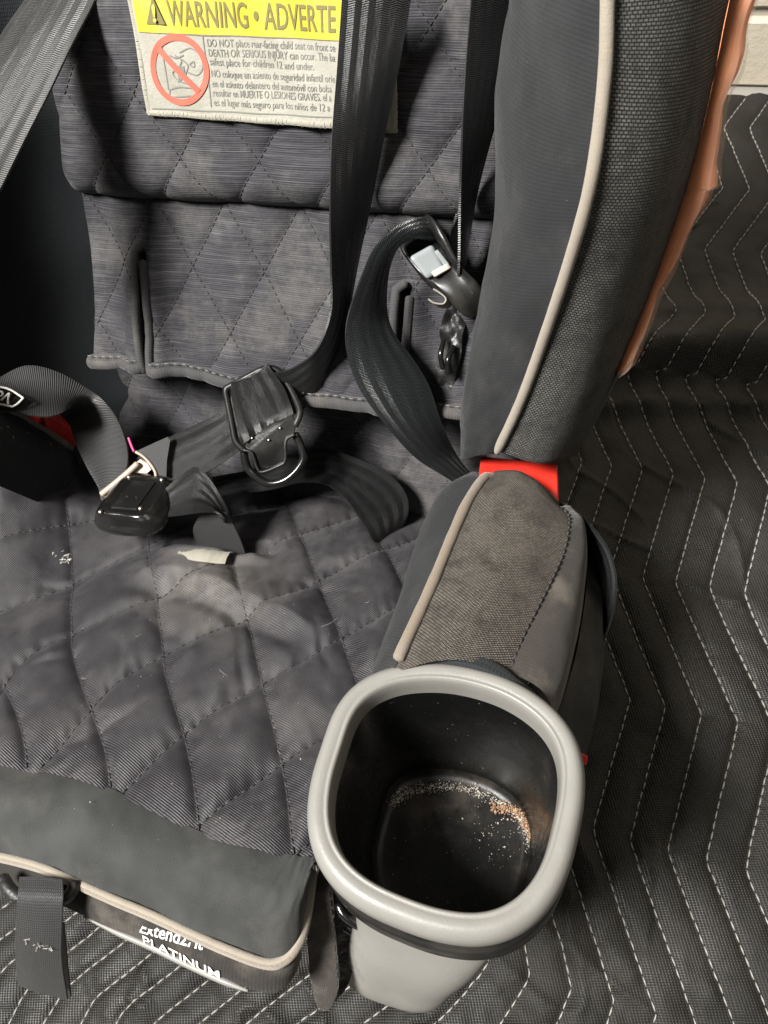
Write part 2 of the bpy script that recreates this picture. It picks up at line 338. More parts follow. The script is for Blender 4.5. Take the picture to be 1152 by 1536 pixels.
MT['gloss'] = plastic('glossy black plastic', (.006, .006, .006), .18, .05, scr=.1, coat=.4)
MT['liner'] = plastic('scratched black liner', (.005, .005, .005), .26, .10, (.05, .045, .038), scr=.30, spec=.35, bs=500, bd=.0001)
MT['floorp'] = plastic('dusty black liner floor', (.007, .007, .0065), .38, .85, (.060, .051, .042), scr=.5, bs=500, bd=.0001, spec=.35)
MT['rim'] = plastic('warm grey plastic', (.200, .194, .178), .42, .28, (.15, .141, .125), bd=.00009, spec=.45)
MT['red'] = plastic('red plastic', (.72, .035, .022), .32, .06, (.5, .05, .03))
MT['redd'] = plastic('dark red plastic', (.60, .02, .018), .35, .1)
MT['metal'] = plastic('tarnished metal', (.36, .285, .225), .38, .5, (.22, .165, .125))
MT['steel'] = simple('screw steel', (.34, .31, .27), .38, 1)
MT['lgrey'] = plastic('light grey plastic', (.24, .26, .265), .4, .15)
MT['cream'] = knit('cream lining', (.24, .225, .185), (.32, .30, .25), dust=.2)
MT['white'] = simple('off white print', (.72, .70, .66), .6)
MT['shellp'] = plastic('charcoal shell plastic', (.012, .012, .012), .5, .2)
MT['vinyl'] = plastic('creased black vinyl', (.008, .008, .008), .45, .05, bd=.0012, bs=140)
MT['orange'] = plastic('tan orange foam trim', (.92, .36, .17), .5, .25, (.78, .38, .22), bd=.0004, bs=160)
MT['label'] = plastic('worn cream label cloth', (.30, .288, .245), .55, .6, (.23, .212, .165), bd=.0003, bs=420)
MT['labely'] = plastic('yellow label print', (.44, .365, .03), .5, .35, (.37, .305, .08), bd=.0003, bs=420)
MT['ink'] = simple('faded grey ink', (.16, .155, .138), .7)
MT['inkt'] = simple('dark olive ink', (.15, .13, .04), .7)
MT['inkr'] = simple('faded red ink', (.55, .10, .065), .65)
MT['fray'] = knit('cream overlock thread', (.30, .285, .235), (.40, .38, .325), dust=.3)
MT['crumb'] = simple('brown crumb', (.27, .165, .095), .7)
MT['dust'] = simple('pale dust', (.50, .45, .39), .8)
MT['hemst'] = simple('grey thread', (.16, .15, .14), .7)
MT['stitch'] = simple('pale grey thread', (.30, .288, .265), .6)
m, nt, b_ = new_mat('clear film'); b_.inputs['Base Color'].default_value = (.92, .62, .45, 1); b_.inputs['Roughness'].default_value = .18; b_.inputs['Alpha'].default_value = .12; b_.inputs['Specular IOR Level'].default_value = .8; MT['film'] = m
# moving blanket: dark woven cloth, semi gloss on the crests
m, nt, b_ = new_mat('woven blanket cloth'); g = N(nt); uv = g.uv(); x, y = g.xy(uv)
u1 = g.math('ADD', x, g.math('MULTIPLY', y, .45)); v1 = g.math('SUBTRACT', y, g.math('MULTIPLY', x, .3))
wv = g.math('MULTIPLY', g.sinw(u1, .0021), g.sinw(v1, .0016))
col = g.mix(wv, (.0055, .005, .004), (.021, .019, .0152)); col = g.mix(g.ramp(g.noise(uv, 14, 3, .6), .4, .7, 0, .5), col, (.024, .021, .017))
sp = g.noise(uv, 330, 2, .6); col = g.mix(g.math('MULTIPLY', g.ramp(sp, .745, .78), .5), col, (.35, .32, .27))
nt.links.new(col, b_.inputs['Base Color']); nt.links.new(g.ramp(g.noise(uv, 9, 3), .35, .65, .42, .62), b_.inputs['Roughness']); b_.inputs['Specular IOR Level'].default_value = .40
nr = g.bump(g.noise(uv, 55, 4, .6), .004, .35); nt.links.new(g.bump(wv, .0004, 1, nr), b_.inputs['Normal']); MT['blanket'] = m
# painted block wall
m, nt, b_ = new_mat('painted block'); g = N(nt); o_ = g.obj()
col = g.mix(g.ramp(g.noise(o_, 7, 5, .6), .35, .7), (.62, .55, .44), (.52, .46, .365)); nt.links.new(col, b_.inputs['Base Color']); b_.inputs['Roughness'].default_value = .7
nt.links.new(g.bump(g.noise(o_, 120, 5, .7), .002, .6), b_.inputs['Normal']); MT['block'] = m
MT['mortar'] = simple('painted mortar', (.42, .385, .32), .85)
MT['concrete'] = simple('concrete', (.3, .28, .25), .85)

# ================================================================== the setting
BX0, BX1, BY0, BY1 = -.62, .75, -.42, .822
def axis_x(y):                                   # the chevron columns swing a little at the ridge
    return np.where(y < .43, -.2015 * (y - .2), -.0463 + .03 * (y - .43))
SP = .0252
def zig(y):
    lo = np.abs(np.modf((y - .2413) / .196 + 20.0)[0] * 2 - 1)          # 1 at y=.2413 (left corner), 0 half a period on
    hi = np.abs(np.modf((y - .5882) / .175 + 20.0)[0] * 2 - 1)
    z = np.where(y < .4375, lo, hi)
    return -.034 * (1 - np.sqrt((1 - z) ** 2 + .0010))
X0 = .0517 - float(axis_x(np.array(.2413))) - float(zig(np.array(.2413)))
def xeff(x, y): return x - sst(-x, -.10, .15) * .70 * np.minimum(y + .03, 0)      # left of the seat the columns lean over
def bl_h(x, y):
    k = (xeff(x, y) - X0 - axis_x(y) - zig(y)) / SP; d = np.abs(k - np.round(k)) * SP
    h = .0032 * (1 - np.exp(-d / .0035))
    h = h + .007 * fbm(x * 7, y * 7, 3, 2) + .0022 * fbm(x * 30 + y * 8, y * 34, 11, 3) * (1.0 + 1.3 * (y < -.02))
    e = np.abs(vnoise(x * 16 + y * 6, y * 30 + x * 12, 21)); h = h + .003 * np.exp(-e / .05) * (vnoise(x * 6, y * 6, 8) > 0)
    rd = y - (.455 + .02 * np.sin(x * 9)); h = h + .030 * np.exp(-(rd / .030) ** 2) + .008 * np.exp(-((rd + .055) / .012) ** 2) + .010 * np.exp(-((rd - .045) / .016) ** 2)
    return h + .012
nx, ny = 680, 560
xs, ys = np.linspace(BX0, BX1, nx), np.linspace(BY0, BY1, ny)
Xg, Yg = np.meshgrid(xs, ys, indexing='ij'); Zg = bl_h(Xg, Yg)
edge = np.minimum(np.minimum(Xg - BX0, BX1 - Xg), np.minimum(Yg - BY0, BY1 - Yg)); Zg = Zg * (.15 + .85 * sst(edge, 0, .012))
blanket = gridm('moving_blanket', np.stack([Xg, Yg, Zg], -1), MT['blanket'], None, np.stack([Xg, Yg], -1), seat=False)
tag(blanket, 'dark quilted moving blanket with pale zigzag stitching spread under the child seat', 'blanket')
for k in range(-26, 34):
    yy = np.arange(BY0 + .01, BY1 - .008, .0025); xx = X0 + axis_x(yy) + zig(yy) + k * SP; tg_ = xx.copy()
    for _ in range(25): xx = xx - .8 * (xeff(xx, yy) - tg_)
    ok = (xx > BX0 + .02) & (xx < BX1 - .02)
    if ok.sum() < 30: continue
    xx, yy = xx[ok], yy[ok]; e = .004
    # skip lines that stay hidden under the seat
    P = np.c_[xx, yy, bl_h(xx, yy) + .0011]
    nn = np.c_[-(bl_h(xx + e, yy) - bl_h(xx - e, yy)) / (2 * e) * 0, -(bl_h(xx, yy + e) - bl_h(xx, yy - e)) / (2 * e), np.ones(len(xx))]
    dashes('stitch_line', P, nn / np.linalg.norm(nn, axis=1, keepdims=True), MT['stitch'], blanket, dash=.0056, gap=.0015, w=.00055, h=.0005, seat=False, jit=.0002)
# floor and block wall
fl = mesh('floor', [(-3, -3, -.002), (4, -3, -.002), (4, 1.5, -.002), (-3, 1.5, -.002)], [[0, 1, 2, 3]], MT['concrete'], seat=False, smooth=False); tag(fl, kind='structure')
wl = mesh('wall', [(-1.0, .846, -.01), (2.0, .846, -.01), (2.0, .846, .9), (-1.0, .846, .9), (-1.0, 1.0, -.01), (2.0, 1.0, -.01), (2.0, 1.0, .9), (-1.0, 1.0, .9)],
          [[0, 1, 2, 3], [5, 4, 7, 6], [3, 2, 6, 7], [4, 0, 3, 7], [1, 5, 6, 2]], MT['mortar'], seat=False, smooth=False); tag(wl, kind='structure')
bw, bh, gp = .39, .19, .010
bm_v = None
for r in range(4):
    for k in range(7):
        x0 = -.95 + k * (bw + gp) + (r % 2) * .2 - .02; z0 = -.115 + r * (bh + gp); z1 = z0 + bh; z0 = max(z0, .0)
        if bm_v is None: pass
        y0 = .840; e = .004
        V = [(x0 + e, y0, z0 + e), (x0 + bw - e, y0, z0 + e), (x0 + bw - e, y0, z1 - e), (x0 + e, y0, z1 - e), (x0, y0 + e, z0), (x0 + bw, y0 + e, z0), (x0 + bw, y0 + e, z1), (x0, y0 + e, z1),
             (x0, .85, z0), (x0 + bw, .85, z0), (x0 + bw, .85, z1), (x0, .85, z1)]
        mesh('block', V, [[0, 1, 2, 3], [0, 4, 5, 1], [1, 5, 6, 2], [2, 6, 7, 3], [3, 7, 4, 0], [4, 8, 9, 5], [5, 9, 10, 6], [6, 10, 11, 7], [7, 11, 8, 4]], MT['block'], wl, seat=False, smooth=False)

# ================================================================== the child seat
seat = empty('child_car_seat', (-.17, .12, .012))
tag(seat, 'black and grey quilted child car seat with beige piping, harness and cup holder', 'car seat')

# ---------- quilting
def quilt(p, q, p0, q0, w, h2, sig=.0045):
    """diamond quilting: w = width of a diamond, h2 = half its height; returns puff 0..1"""
    s = (p - p0) / w + (q - q0) / (2 * h2); t = (p - p0) / w - (q - q0) / (2 * h2)
    sc_ = 1 / math.sqrt(1 / w ** 2 + 1 / (4 * h2 ** 2))
    d1 = np.abs(s - np.round(s)) * sc_; d2 = np.abs(t - np.round(t)) * sc_
    return (1 - np.exp(-d1 / sig)) * (1 - np.exp(-d2 / sig))
def seam_lines(p0, q0, w, h2, pr, qr, step=.0015):
    """polylines (p,q) of both seam families clipped to a box"""
    out = []
    for sgn in (1, -1):
        kmin = int(math.floor(min((pr[0] - p0) / w + sgn * (q - q0) / (2 * h2) for q in qr))) - 1; kmax = int(math.ceil(max((pr[1] - p0) / w + sgn * (q - q0) / (2 * h2) for q in qr))) + 1
        for k in range(kmin, kmax + 1):
            q = np.arange(qr[0], qr[1], step * .8); p = p0 + w * (k - sgn * (q - q0) / (2 * h2)); ok = (p > pr[0]) & (p < pr[1])
            if ok.sum() > 4: out.append((p[ok], q[ok]))
    return out

# ---------- backrest cover: base layer (seen below the flap), flap, upper pad
def base_b(a, c):
    return .434 - .0032 * quilt(a, c, -.2056, -.2765, .0468, .0385) + .004 * fbm(a * 18, c * 18, 4, 2) - .016 * sst(c, -.27, -.345) * 1.0
A_, C_ = np.meshgrid(np.linspace(-.352, -.03, 220), np.linspace(-.37, -.18, 130), indexing='ij')
bc = gridm('backrest_cover', np.stack([A_, base_b(A_, C_), C_], -1), MT['back'], seat, np.stack([A_, C_], -1), flip=False)
tag(bc, 'grey quilted lower backrest behind the harness straps')
for p, q in seam_lines(-.2056, -.2765, .0468, .0385, (-.35, -.035), (-.35, -.185)):
    dashes('stitching', np.c_[p, base_b(p, q) - .0003, q], np.tile([0, -1, 0], (len(p), 1)), MT['thread'], bc, .0026, .0014, .00034, .0003)

SLOTS = ((-.2860, -.1575), (-.118, -.165))        # (a, top c) of the two harness slots in the flap
def flap_b(a, c):
    t = sst(-c, .118, .25); b = .417 - .026 * t
    b = b - .0024 * quilt(a, c, -.2056, -.1625, .0468, .0375) + .005 * fbm(a * 14 + 3, c * 12, 9, 2) + .0012 * fbm(a * 60, c * 60, 2, 2)
    b = b + .010 * np.exp(-((c + .1205) / .004) ** 2)                     # tucks in under the upper pad
    for sa, st in SLOTS: b = b + .014 * np.exp(-((a - sa) / .0022) ** 2) * sst(-c, -st - .004, -st + .004) - .005 * np.exp(-((np.abs(a - sa) - .008) / .006) ** 2) * sst(-c, -st - .02, -st + .01)
    return b
def flap_edges(c): t = np.clip((-.119 - c) / .118, 0, 1); return -.3262 - .0045 * t + .004 * np.sin(t * PI), -.052 + 0 * t
tt = np.linspace(0, 1, 300)
cs = np.linspace(-.1165, -.2275, 190); l_, r_ = flap_edges(cs)
A_ = l_[None] * (1 - tt[:, None]) + r_[None] * tt[:, None]; C_ = np.broadcast_to(cs, A_.shape) - .006 * tt[:, None] * sst(-cs, .15, .235)[None] + .0035 * np.sin(tt * 9)[:, None] * sst(-cs, .2, .235)[None]
G = np.stack([A_, flap_b(A_, C_), C_], -1)
lip = G[:, -1:].copy(); rows = [G]
for dc, db in ((-.0025, .002), (-.0035, .006), (-.002, .010), (.004, .012), (.02, .014)): e = lip.copy(); e[..., 2] += dc; e[..., 1] += db; rows.append(e)
G2 = np.concatenate(rows, 1); left = []
for da, db in ((.012, .016), (.002, .012), (-.0015, .006)): e = G2[:1].copy(); e[..., 0] += da; e[..., 1] += db; left.append(e)
G2 = np.concatenate(left + [G2], 0)
fl_uv = G2[..., [0, 2]].copy()
flap = gridm('backrest_flap', G2, MT['back'], seat, fl_uv); tag(flap, 'grey quilted flap with bound hem and harness slots')
for p, q in seam_lines(-.2056, -.1625, .0468, .0375, (-.325, -.055), (-.2185, -.122)):
    nn = np.tile([0, -1, 0], (len(p), 1)); dashes('stitching', np.c_[p, flap_b(p, q) - .0003, q], nn, MT['thread'], flap, .0026, .0014, .00034, .0003)
hx = np.linspace(.0, 1, 120); hp = G[np.clip((hx * 299).astype(int), 0, 299), -1]
for s0, s1 in ((.0, .152), (.172, .985)):
    seg = (hx >= s0) & (hx <= s1); P = hp[seg] + np.array([0, -.001, .001]); tube('hem', P, .0047, MT['hem'], flap, 12, wob=.06)
    Q = hp[seg] + np.array([0, -.0055, .0075]); dashes('stitching', Q, np.tile([0, -1, 0], (len(Q), 1)), MT['hemst'], flap, .003, .0025, .0003, .0002)
for sa, st in SLOTS:
    for s in (-1, 1):
        cc = np.linspace(st + (.002 if s < 0 else -.003), -.2265, 40); aa = sa + s * (.0034 + .0006 * np.sin(cc * 60)); P = np.c_[aa, flap_b(aa + s * .004, cc) - .0004, cc]
        if s < 0: P = np.vstack([[sa + .001, P[0, 1] + .002, P[0, 2] + .003], P])
        tube('slot_binding', spline(P, 50), .0026, MT['hem'], flap, 10)

def upper_b(a, c):
    b = .405 - .0030 * quilt(a, c, -.2453, -.0997, .0470, .0310, .0045) + .004 * fbm(a * 14, c * 14, 14, 2)
    b = b + .012 * np.exp(-(c + .1255) / .0045) * (c < -.08) - .003 * np.exp(-((c + .112) / .012) ** 2)
    return b + .02 * np.clip((-.318 - a) / .02, 0, 1) ** 2 + .016 * np.clip((a + .075) / .02, 0, 1) ** 2
A_, C_ = np.meshgrid(np.linspace(-.326, -.055, 300), np.linspace(-.1265, .06, 230), indexing='ij')
Aw = A_ + .10 * np.maximum(0, C_ + .1265) * np.clip((-.24 - A_) / .08, 0, 1)
up = gridm('backrest_upper_pad', np.stack([Aw, upper_b(A_, C_), C_], -1), MT['back'], seat, np.stack([A_, C_], -1)); tag(up, 'grey quilted upper backrest pad carrying the warning label')
for p, q in seam_lines(-.2453, -.0997, .0470, .0310, (-.318, -.06), (-.1235, .05)):
    aw = p + .10 * np.maximum(0, q + .1265) * np.clip((-.24 - p) / .08, 0, 1); dashes('stitching', np.c_[aw, upper_b(p, q) - .0003, q], np.tile([0, -1, 0], (len(p), 1)), MT['thread'], up, .0024, .0014, .00034, .0003)

# ---------- warning label
LB = .3995
def lab(x, y, d=0.0): return back(x, y, LB - d)
o_bl, o_br = lab(222, 172), lab(594, 199)
lx = nrm(o_br - o_bl); ly = nrm(np.array([0, 0, 1.]) - lx * lx[2]); lz = np.cross(lx, ly)      # lz points to the viewer (-b)
LW = np.linalg.norm(o_br - o_bl); LH = .075
def L3(x, y, z=0.0): return o_bl + lx * x + ly * y + lz * z
def l2(px, py): p = lab(px, py) - o_bl; return float(p @ lx), float(p @ ly)
def curv(x, y): return .0016 * math.sin(x * 55 + .5) * math.sin(y * 40) + .0006 * math.sin(x * 210 + y * 130)
def lgrid(name, x0, x1, y0, y1, z, mat, parent, n=40, m=24, th=.0007):
    G = np.array([[L3(x, y, z + curv(x, y)) for y in np.linspace(y0, y1, m)] for x in np.linspace(x0, x1, n)])
    return shell(name, G, th, mat, parent)
label = lgrid('warning_label', 0, LW, 0, LH, 0, MT['label'], seat); tag(label, 'cream cloth warning label with yellow header and red prohibition sign')
ybot = l2(222, 47)[1] - .0002
lgrid('header', .0033, LW - .003, ybot, LH - .001, .0006, MT['labely'], label, th=.0004)
def text(name, s, x, y, size, mat, parent, fit=None, xs=1.0, bold=.0, to=None, z=.0011, ext=0.0):
    cu = bpy.data.curves.new('txt', 'FONT'); cu.body = s; cu.size = 1; cu.offset = bold; cu.resolution_u = 3
    ob = bpy.data.objects.new('txt', cu); COL.objects.link(ob); dg = bpy.context.evaluated_depsgraph_get(); me = bpy.data.meshes.new_from_object(ob.evaluated_get(dg))
    V = np.zeros(len(me.vertices) * 3); me.vertices.foreach_get('co', V); V = V.reshape(-1, 3); Fc = [list(p.vertices) for p in me.polygons]
    bpy.data.objects.remove(ob); bpy.data.meshes.remove(me); bpy.data.curves.remove(cu)
    w = V[:, 0].max(); sx = (fit / w) if fit else size * xs
    f = to or (lambda u, v: L3(u, v, z + curv(u, v)))
    return mesh(name, np.array([f(x + p[0] * sx, y + p[1] * size) for p in V]), Fc, mat, parent, smooth=False)
def line_text(s, pxl, pxr, name, mat, size, bold=0.0):
    xl, yl = l2(*pxl); xr, yr = l2(*pxr); sh_ = (yr - yl) / (xr - xl)
    return text(name, s, 0, 0, size, mat, label, fit=xr - xl, bold=bold, to=lambda u, v: L3(xl + u, yl + v + sh_ * u, (.0011 if 'header' in name else .0006) + curv(xl + u, yl + v)))
line_text('WARNING \u2022 ADVERTE', (257, 37), (505, 48), 'header_lettering', MT['inkt'], .0150, .010)
xl, yl = l2(225, 35); tri = np.array([(0, 0), (.0105, 0), (.00525, .0115)])
plate('warning_triangle', [L3(xl + p[0], yl + p[1], .0016 + curv(xl + .005, yl + .005)) for p in tri], lz, .0003, MT['inkt'], label, .0001)
text('exclamation_mark', '!', xl + .0042, yl + .0013, .0098, MT['labely'], label, bold=.03, z=.0026)
for s, y0, y1, xr in (('DO NOT place rear-facing child seat on front se', 69, 76, 504), ('DEATH OR SERIOUS INJURY can occur. The ba', 84, 91, 504), ('safest place for children 12 and under.', 97, 105, 470),
                      ('NO coloque un asiento de seguridad infantil orie', 115, 123, 503), ('en el asiento delantero del automóvil con bolsa', 130, 138, 498),
                      ('resultar en MUERTE O LESIONES GRAVES. el a', 144, 151, 497), ('es el lugar más seguro para los niños de 12 a', 158, 166, 495)):
    x0 = 313 + (y0 - 69) * .1
    line_text(s, (x0, y0), (xr, y1 + (y1 - y0) * .1), 'lettering', MT['ink'], .0047, .004)
def lbar(name, pts, w, mat, z=.0006, closed=False, n=60):
    P = spline([(*l2(*p), 0) for p in pts], n, closed)[:, :2]; T = np.gradient(P, axis=0) if not closed else np.roll(P, -1, 0) - np.roll(P, 1, 0); T /= np.linalg.norm(T, axis=1, keepdims=True); S = np.c_[-T[:, 1], T[:, 0]]
    G = np.array([[L3(*(p + s * w * k), z + curv(*p)) for k in (-.5, .5)] for p, s in zip(P, S)]); return gridm(name, G, mat, label, cu=closed)
cc = (271, 104); ring = [(cc[0] + 39.5 * math.cos(t) + 2.5 * math.sin(t), cc[1] + 49 * math.sin(t) + 2 * math.cos(t)) for t in np.linspace(0, 2 * PI, 24, endpoint=False)]
lbar('prohibition_ring', ring, .0030, MT['inkr'], .0008, True, 96); lbar('prohibition_slash', [(242, 72), (270, 104), (301, 137)], .0030, MT['inkr'], .0010)
for pts in (((246, 66), (250, 100), (254, 135)), ((254, 135), (272, 130), (296, 132)), ((256, 135), (258, 145), (290, 143)), ((272, 78), (288, 72), (302, 84), (305, 100), (298, 112), (285, 108)), ((266, 82), (275, 90), (270, 102), (262, 108), (268, 118), (284, 125)),
            ((258, 82), (268, 86), (278, 82)), ((276, 88), (284, 98), (280, 112), (270, 122)), ((286, 96), (292, 92), (293, 100), (286, 96)), ((306, 52), (311, 100), (318, 160)), ((226, 47), (300, 52), (505, 60)), ((230, 162), (350, 168), (498, 176))):
    lbar('pictogram_line', pts, .0006, MT['ink'])
lgrid('pictogram_figure', *[l2(268, 98)[0], l2(279, 98)[0]], l2(270, 118)[1], l2(270, 98)[1], .0005, MT['ink'], label, 4, 4, .0002)
# overlocked edge: short cross threads round the border
segs = [((0, 0), (LW, 0)), ((0, 0), (0, LH)), ((LW, 0), (LW, LH))]
for (p, q) in segs:
    Ln = math.hypot(q[0] - p[0], q[1] - p[1]); n = int(Ln / .0008); V, Fc = [], []
    for i in range(n):
        t = (i + .5) / n; x, y = p[0] + (q[0] - p[0]) * t, p[1] + (q[1] - p[1]) * t; dx, dy = (q[0] - p[0]) / Ln, (q[1] - p[1]) / Ln; sg = 1 if q[1] == p[1] else (-1 if p[0] == 0 else 1)
        ix, iy = -dy * sg, dx * sg; o = rng.uniform(-.0003, .0003); l0, l1 = -.0003 - rng.uniform(0, .0004), .0026
        pts = []
        for e, (ll, zz) in enumerate(((l0, -.0006), ((l0 + l1) / 2, .0014), (l1, .0004))):
            for wv_ in (-.00042, .00042): pts.append(L3(x + ix * ll + dx * (wv_ + o * e * .5), y + iy * ll + dy * (wv_ + o * e * .5), zz + curv(x, y)))
        k = len(V); V += pts; Fc += [[k, k + 1, k + 3, k + 2], [k + 2, k + 3, k + 5, k + 4]]
    mesh('overlock_edge', V, Fc, MT['fray'], label)

# ---------- side wing on the right: inner panel, piping, mesh panel, outer trim
n = 90
w0 = espline([back(x, y, b) for x, y, b in ((766, -60, .423), (752, 0, .423), (745, 120, .423), (741, 300, .423), (724, 440, .420), (702, 570, .412), (698, 630, .402), (706, 674, .390))], n)
w2 = espline([back(x, y, b) for x, y, b in ((916, -60, .30), (912, 0, .30), (907, 120, .30), (886, 275, .303), (850, 405, .316), (806, 535, .336), (778, 608, .348), (746, 676, .360))], n)
w3 = espline([back(x, y, b) for x, y, b in ((1115, -60, .36), (1095, 0, .36), (1066, 140, .36), (1034, 272, .362), (985, 410, .366), (934, 540, .372), (905, 602, .376), (866, 678, .384))], n)
def span(A, B, m, bulge, out, pw=1.0):
    t = np.linspace(0, 1, m); G = A[:, None] * (1 - t)[None, :, None] + B[:, None] * t[None, :, None]
    return G + (np.sin(PI * t ** pw)[None, :, None]) * bulge * np.asarray(nrm(out))[None, None]
def closing(G, vecs):
    rows = [G]
    for v in vecs: e = G[-1:].copy(); e = e + np.array(v)[None, None]; rows.append(e)
    return np.concatenate(rows, 0)
def wrinkle(G, amp, s=5, f=40): nn = normals(G); i, j = np.meshgrid(np.arange(G.shape[0]) / f * 3, np.arange(G.shape[1]) / f * 3, indexing='ij'); return G + nn * (amp * fbm(i, j, s, 3))[..., None]
wing = empty('x', (0, 0, 0)); bpy.data.objects.remove(wing)
G = span(w0, w2, 40, .015, (-.6, -.8, 0), .9); G = closing(wrinkle(G, .003), ((.003, .008, -.004), (.008, .03, -.004), (.01, .06, 0)))
inner = gridm('wing_inner_panel', G, MT['wing'], seat, flip=True); tag(inner, 'smooth dark grey inner panel of the side wing')
G = span(w2, w3, 40, .012, (.35, -.9, 0)); G = closing(wrinkle(G, .0007, 8), ((.001, .008, -.005), (.0, .03, -.006), (0, .06, 0)))
mp = gridm('wing_mesh_panel', G, MT['mesh'], seat, flip=True); tag(mp, 'dark woven mesh front panel of the side wing')
pp = w2 + np.array([0, -.0012, 0]); rr = np.linspace(.0024, .0026, n); rr[-3:] *= (.95, .85, .6)
tag(tube('wing_piping', spline(pp, 150), np.interp(np.linspace(0, 1, 150), np.linspace(0, 1, n), rr), MT['pipe'], seat, 14, wob=.02), 'beige piping along the side wing')
G = np.stack([w3, w3 + (.003, .010, 0), w3 + (.004, .05, 0), w3 + (-.01, .10, 0)], 1); gridm('wing_outer_shell', closing(G, ((0, .01, -.004), (0, .05, -.004))), MT['velvet'], seat, flip=True)
def lerp_rail(R, y0, y1, k):  # part of a wing rail between two picture heights, by index
    return spline(R[y0:y1], k)
for i0, i1, sg in ((0, 40, 0), (39, 68, 1)):
    R = spline(w3[i0:i1], 70); t = np.linspace(0, 1, 70)
    wd_ = (.0076 + .0012 * np.sin(t * PI * 2.2 + sg) + .0007 * np.sin(t * 19 + sg)) * (1 if sg == 0 else 1) ; wd_ *= np.clip((1.02 - t) * 9, .25, 1) if sg else 1 + .35 * sst(t, .75, .95)
    if sg: wd_ *= (1 - .45 * t)
    G = np.stack([R + np.c_[wd_ * k, .004 + 0 * t + z, 0 * t] for k, z in ((-.25, .001), (.0, -.004), (.4, -.0060), (.8, -.0050), (1.05, .001), (1.0, .015))], 1)
    st = gridm('orange_trim', wrinkle(G, .0005, 3 + sg, 14), MT['orange'], seat, flip=True); tag(st, 'tan orange edge trim under loose clear film')
    fw = wd_ * .8 + .0030 + .0014 * np.sin(t * 11 + 2) * np.sin(t * 5)
    G = np.stack([R + np.c_[wd_ * .5 + fw * k * .62, .0 + z + 0 * t, .001 * np.sin(t * 31 + k * 3)] for k, z in ((0, -.0035), (.4, -.006), (.75, -.003), (1.0, .004), (1.05, .016))], 1)
    shell('clear_film', wrinkle(G, .0005, 13 + sg, 16), .0003, MT['film'], st)

# ---------- left wing and left armrest (at the frame's edge)
n2 = 60
e0 = espline([back(x, y, b) for x, y, b in ((100, -60, .425), (106, 0, .425), (114, 140, .426), (124, 285, .428), (142, 450, .432), (158, 560, .436), (176, 640, .436))], n2)
e1 = e0 + np.array([-.030, -.035, 0]); e2 = e0 + np.array([-.052, -.100, 0]); e3 = e0 + np.array([-.060, -.125, 0]); e4 = e0 + np.array([-.085, -.10, 0])
t = np.linspace(0, 4, 40); Gw = np.stack([espline(np.array([e0[i] + (.03, .006, 0), e1[i], e2[i], e3[i], e4[i]]), 40) for i in range(n2)], 0)
tag(gridm('wing_inner_panel', wrinkle(Gw, .004, 6), MT['velvet'], seat, flip=False), 'black inner panel of the far side wing')
AL = -.362
top = espline([side(x, y, AL) for x, y in ((-120, 545), (-40, 590), (0, 612), (40, 633), (70, 650), (104, 672), (124, 690), (134, 708))], 50)
bot = top + np.array([.010, 0, -.075])
ga = gridm('armrest_side_panel', wrinkle(span(top, bot, 24, .008, (1, 0, .2)), .003, 4), MT['velvet'], seat, flip=True); tag(ga, 'black velour side of the far armrest')
tp = top[:38]; tube('armrest_piping', spline(tp + (-.003, 0, .002), 70), .0033, MT['pipe2'], ga, 10)
G = np.stack([top[:40], top[:40] + (-.012, .004, .007), top[:40] + (-.035, .006, .006), top[:40] + (-.07, 0, -.01)], 1); gridm('armrest_top_panel', G, MT['mesh2'], ga, flip=True)
# red stop of the far armrest
q = [side(66, 646, AL - .004), side(116, 678, AL - .004)]; U3 = np.array([0, 0, 1.])
c1, c2 = q; rbox('red_stop', [c1 + (-.045, .02, -.02), c1 + (.0, .0, -.02), c2 + (.0, .0, -.02), c2 + (-.045, .02, -.02), c1 + (-.045, .03, .026), c1 + (.0, .004, .017), c2 + (.0, .004, .018), c2 + (-.045, .03, .028)], MT['red'], seat, .2)

# ---------- seat pan: quilted top, front panel, piping, band
PAq = (-.1450, .1545, .0470, .0430)
def wid(q): return 1 + .28 * sst(q, .155, .235)
seam_px = [(-60, 1136), (0, 1150), (50, 1157), (110, 1170), (170, 1190), (230, 1220), (300, 1252), (370, 1274), (440, 1287), (475, 1291), (520, 1292)]
seam = np.array([pan(*p, -.3225) for p in seam_px]); seam = spline(seam, 200)
bf = lambda a: np.interp(a, seam[:, 0], seam[:, 1])
SL0, SL1 = pan(266, 829, -.321), pan(392, 831, -.321)
CREASE = []
for x0, y0, x1, y1, wd2, am in ((60, 1135, 250, 1010, .0050, .0030), (150, 1040, 165, 960, .0035, .0022), (20, 1010, 130, 950, .0045, .0025), (190, 900, 330, 960, .0050, .0022), (360, 900, 410, 1080, .0045, .0026), (430, 860, 560, 880, .0040, .0022), (40, 870, 150, 850, .0045, .0024), (300, 1000, 380, 1130, .0050, .0016), (480, 920, 520, 1010, .0040, .0020)):
    (p0, p1, _), (q0_, q1_, _) = pan(x0, y0, -.321), pan(x1, y1, -.321); CREASE.append((p0, p1, q0_, q1_, wd2, am * .30))
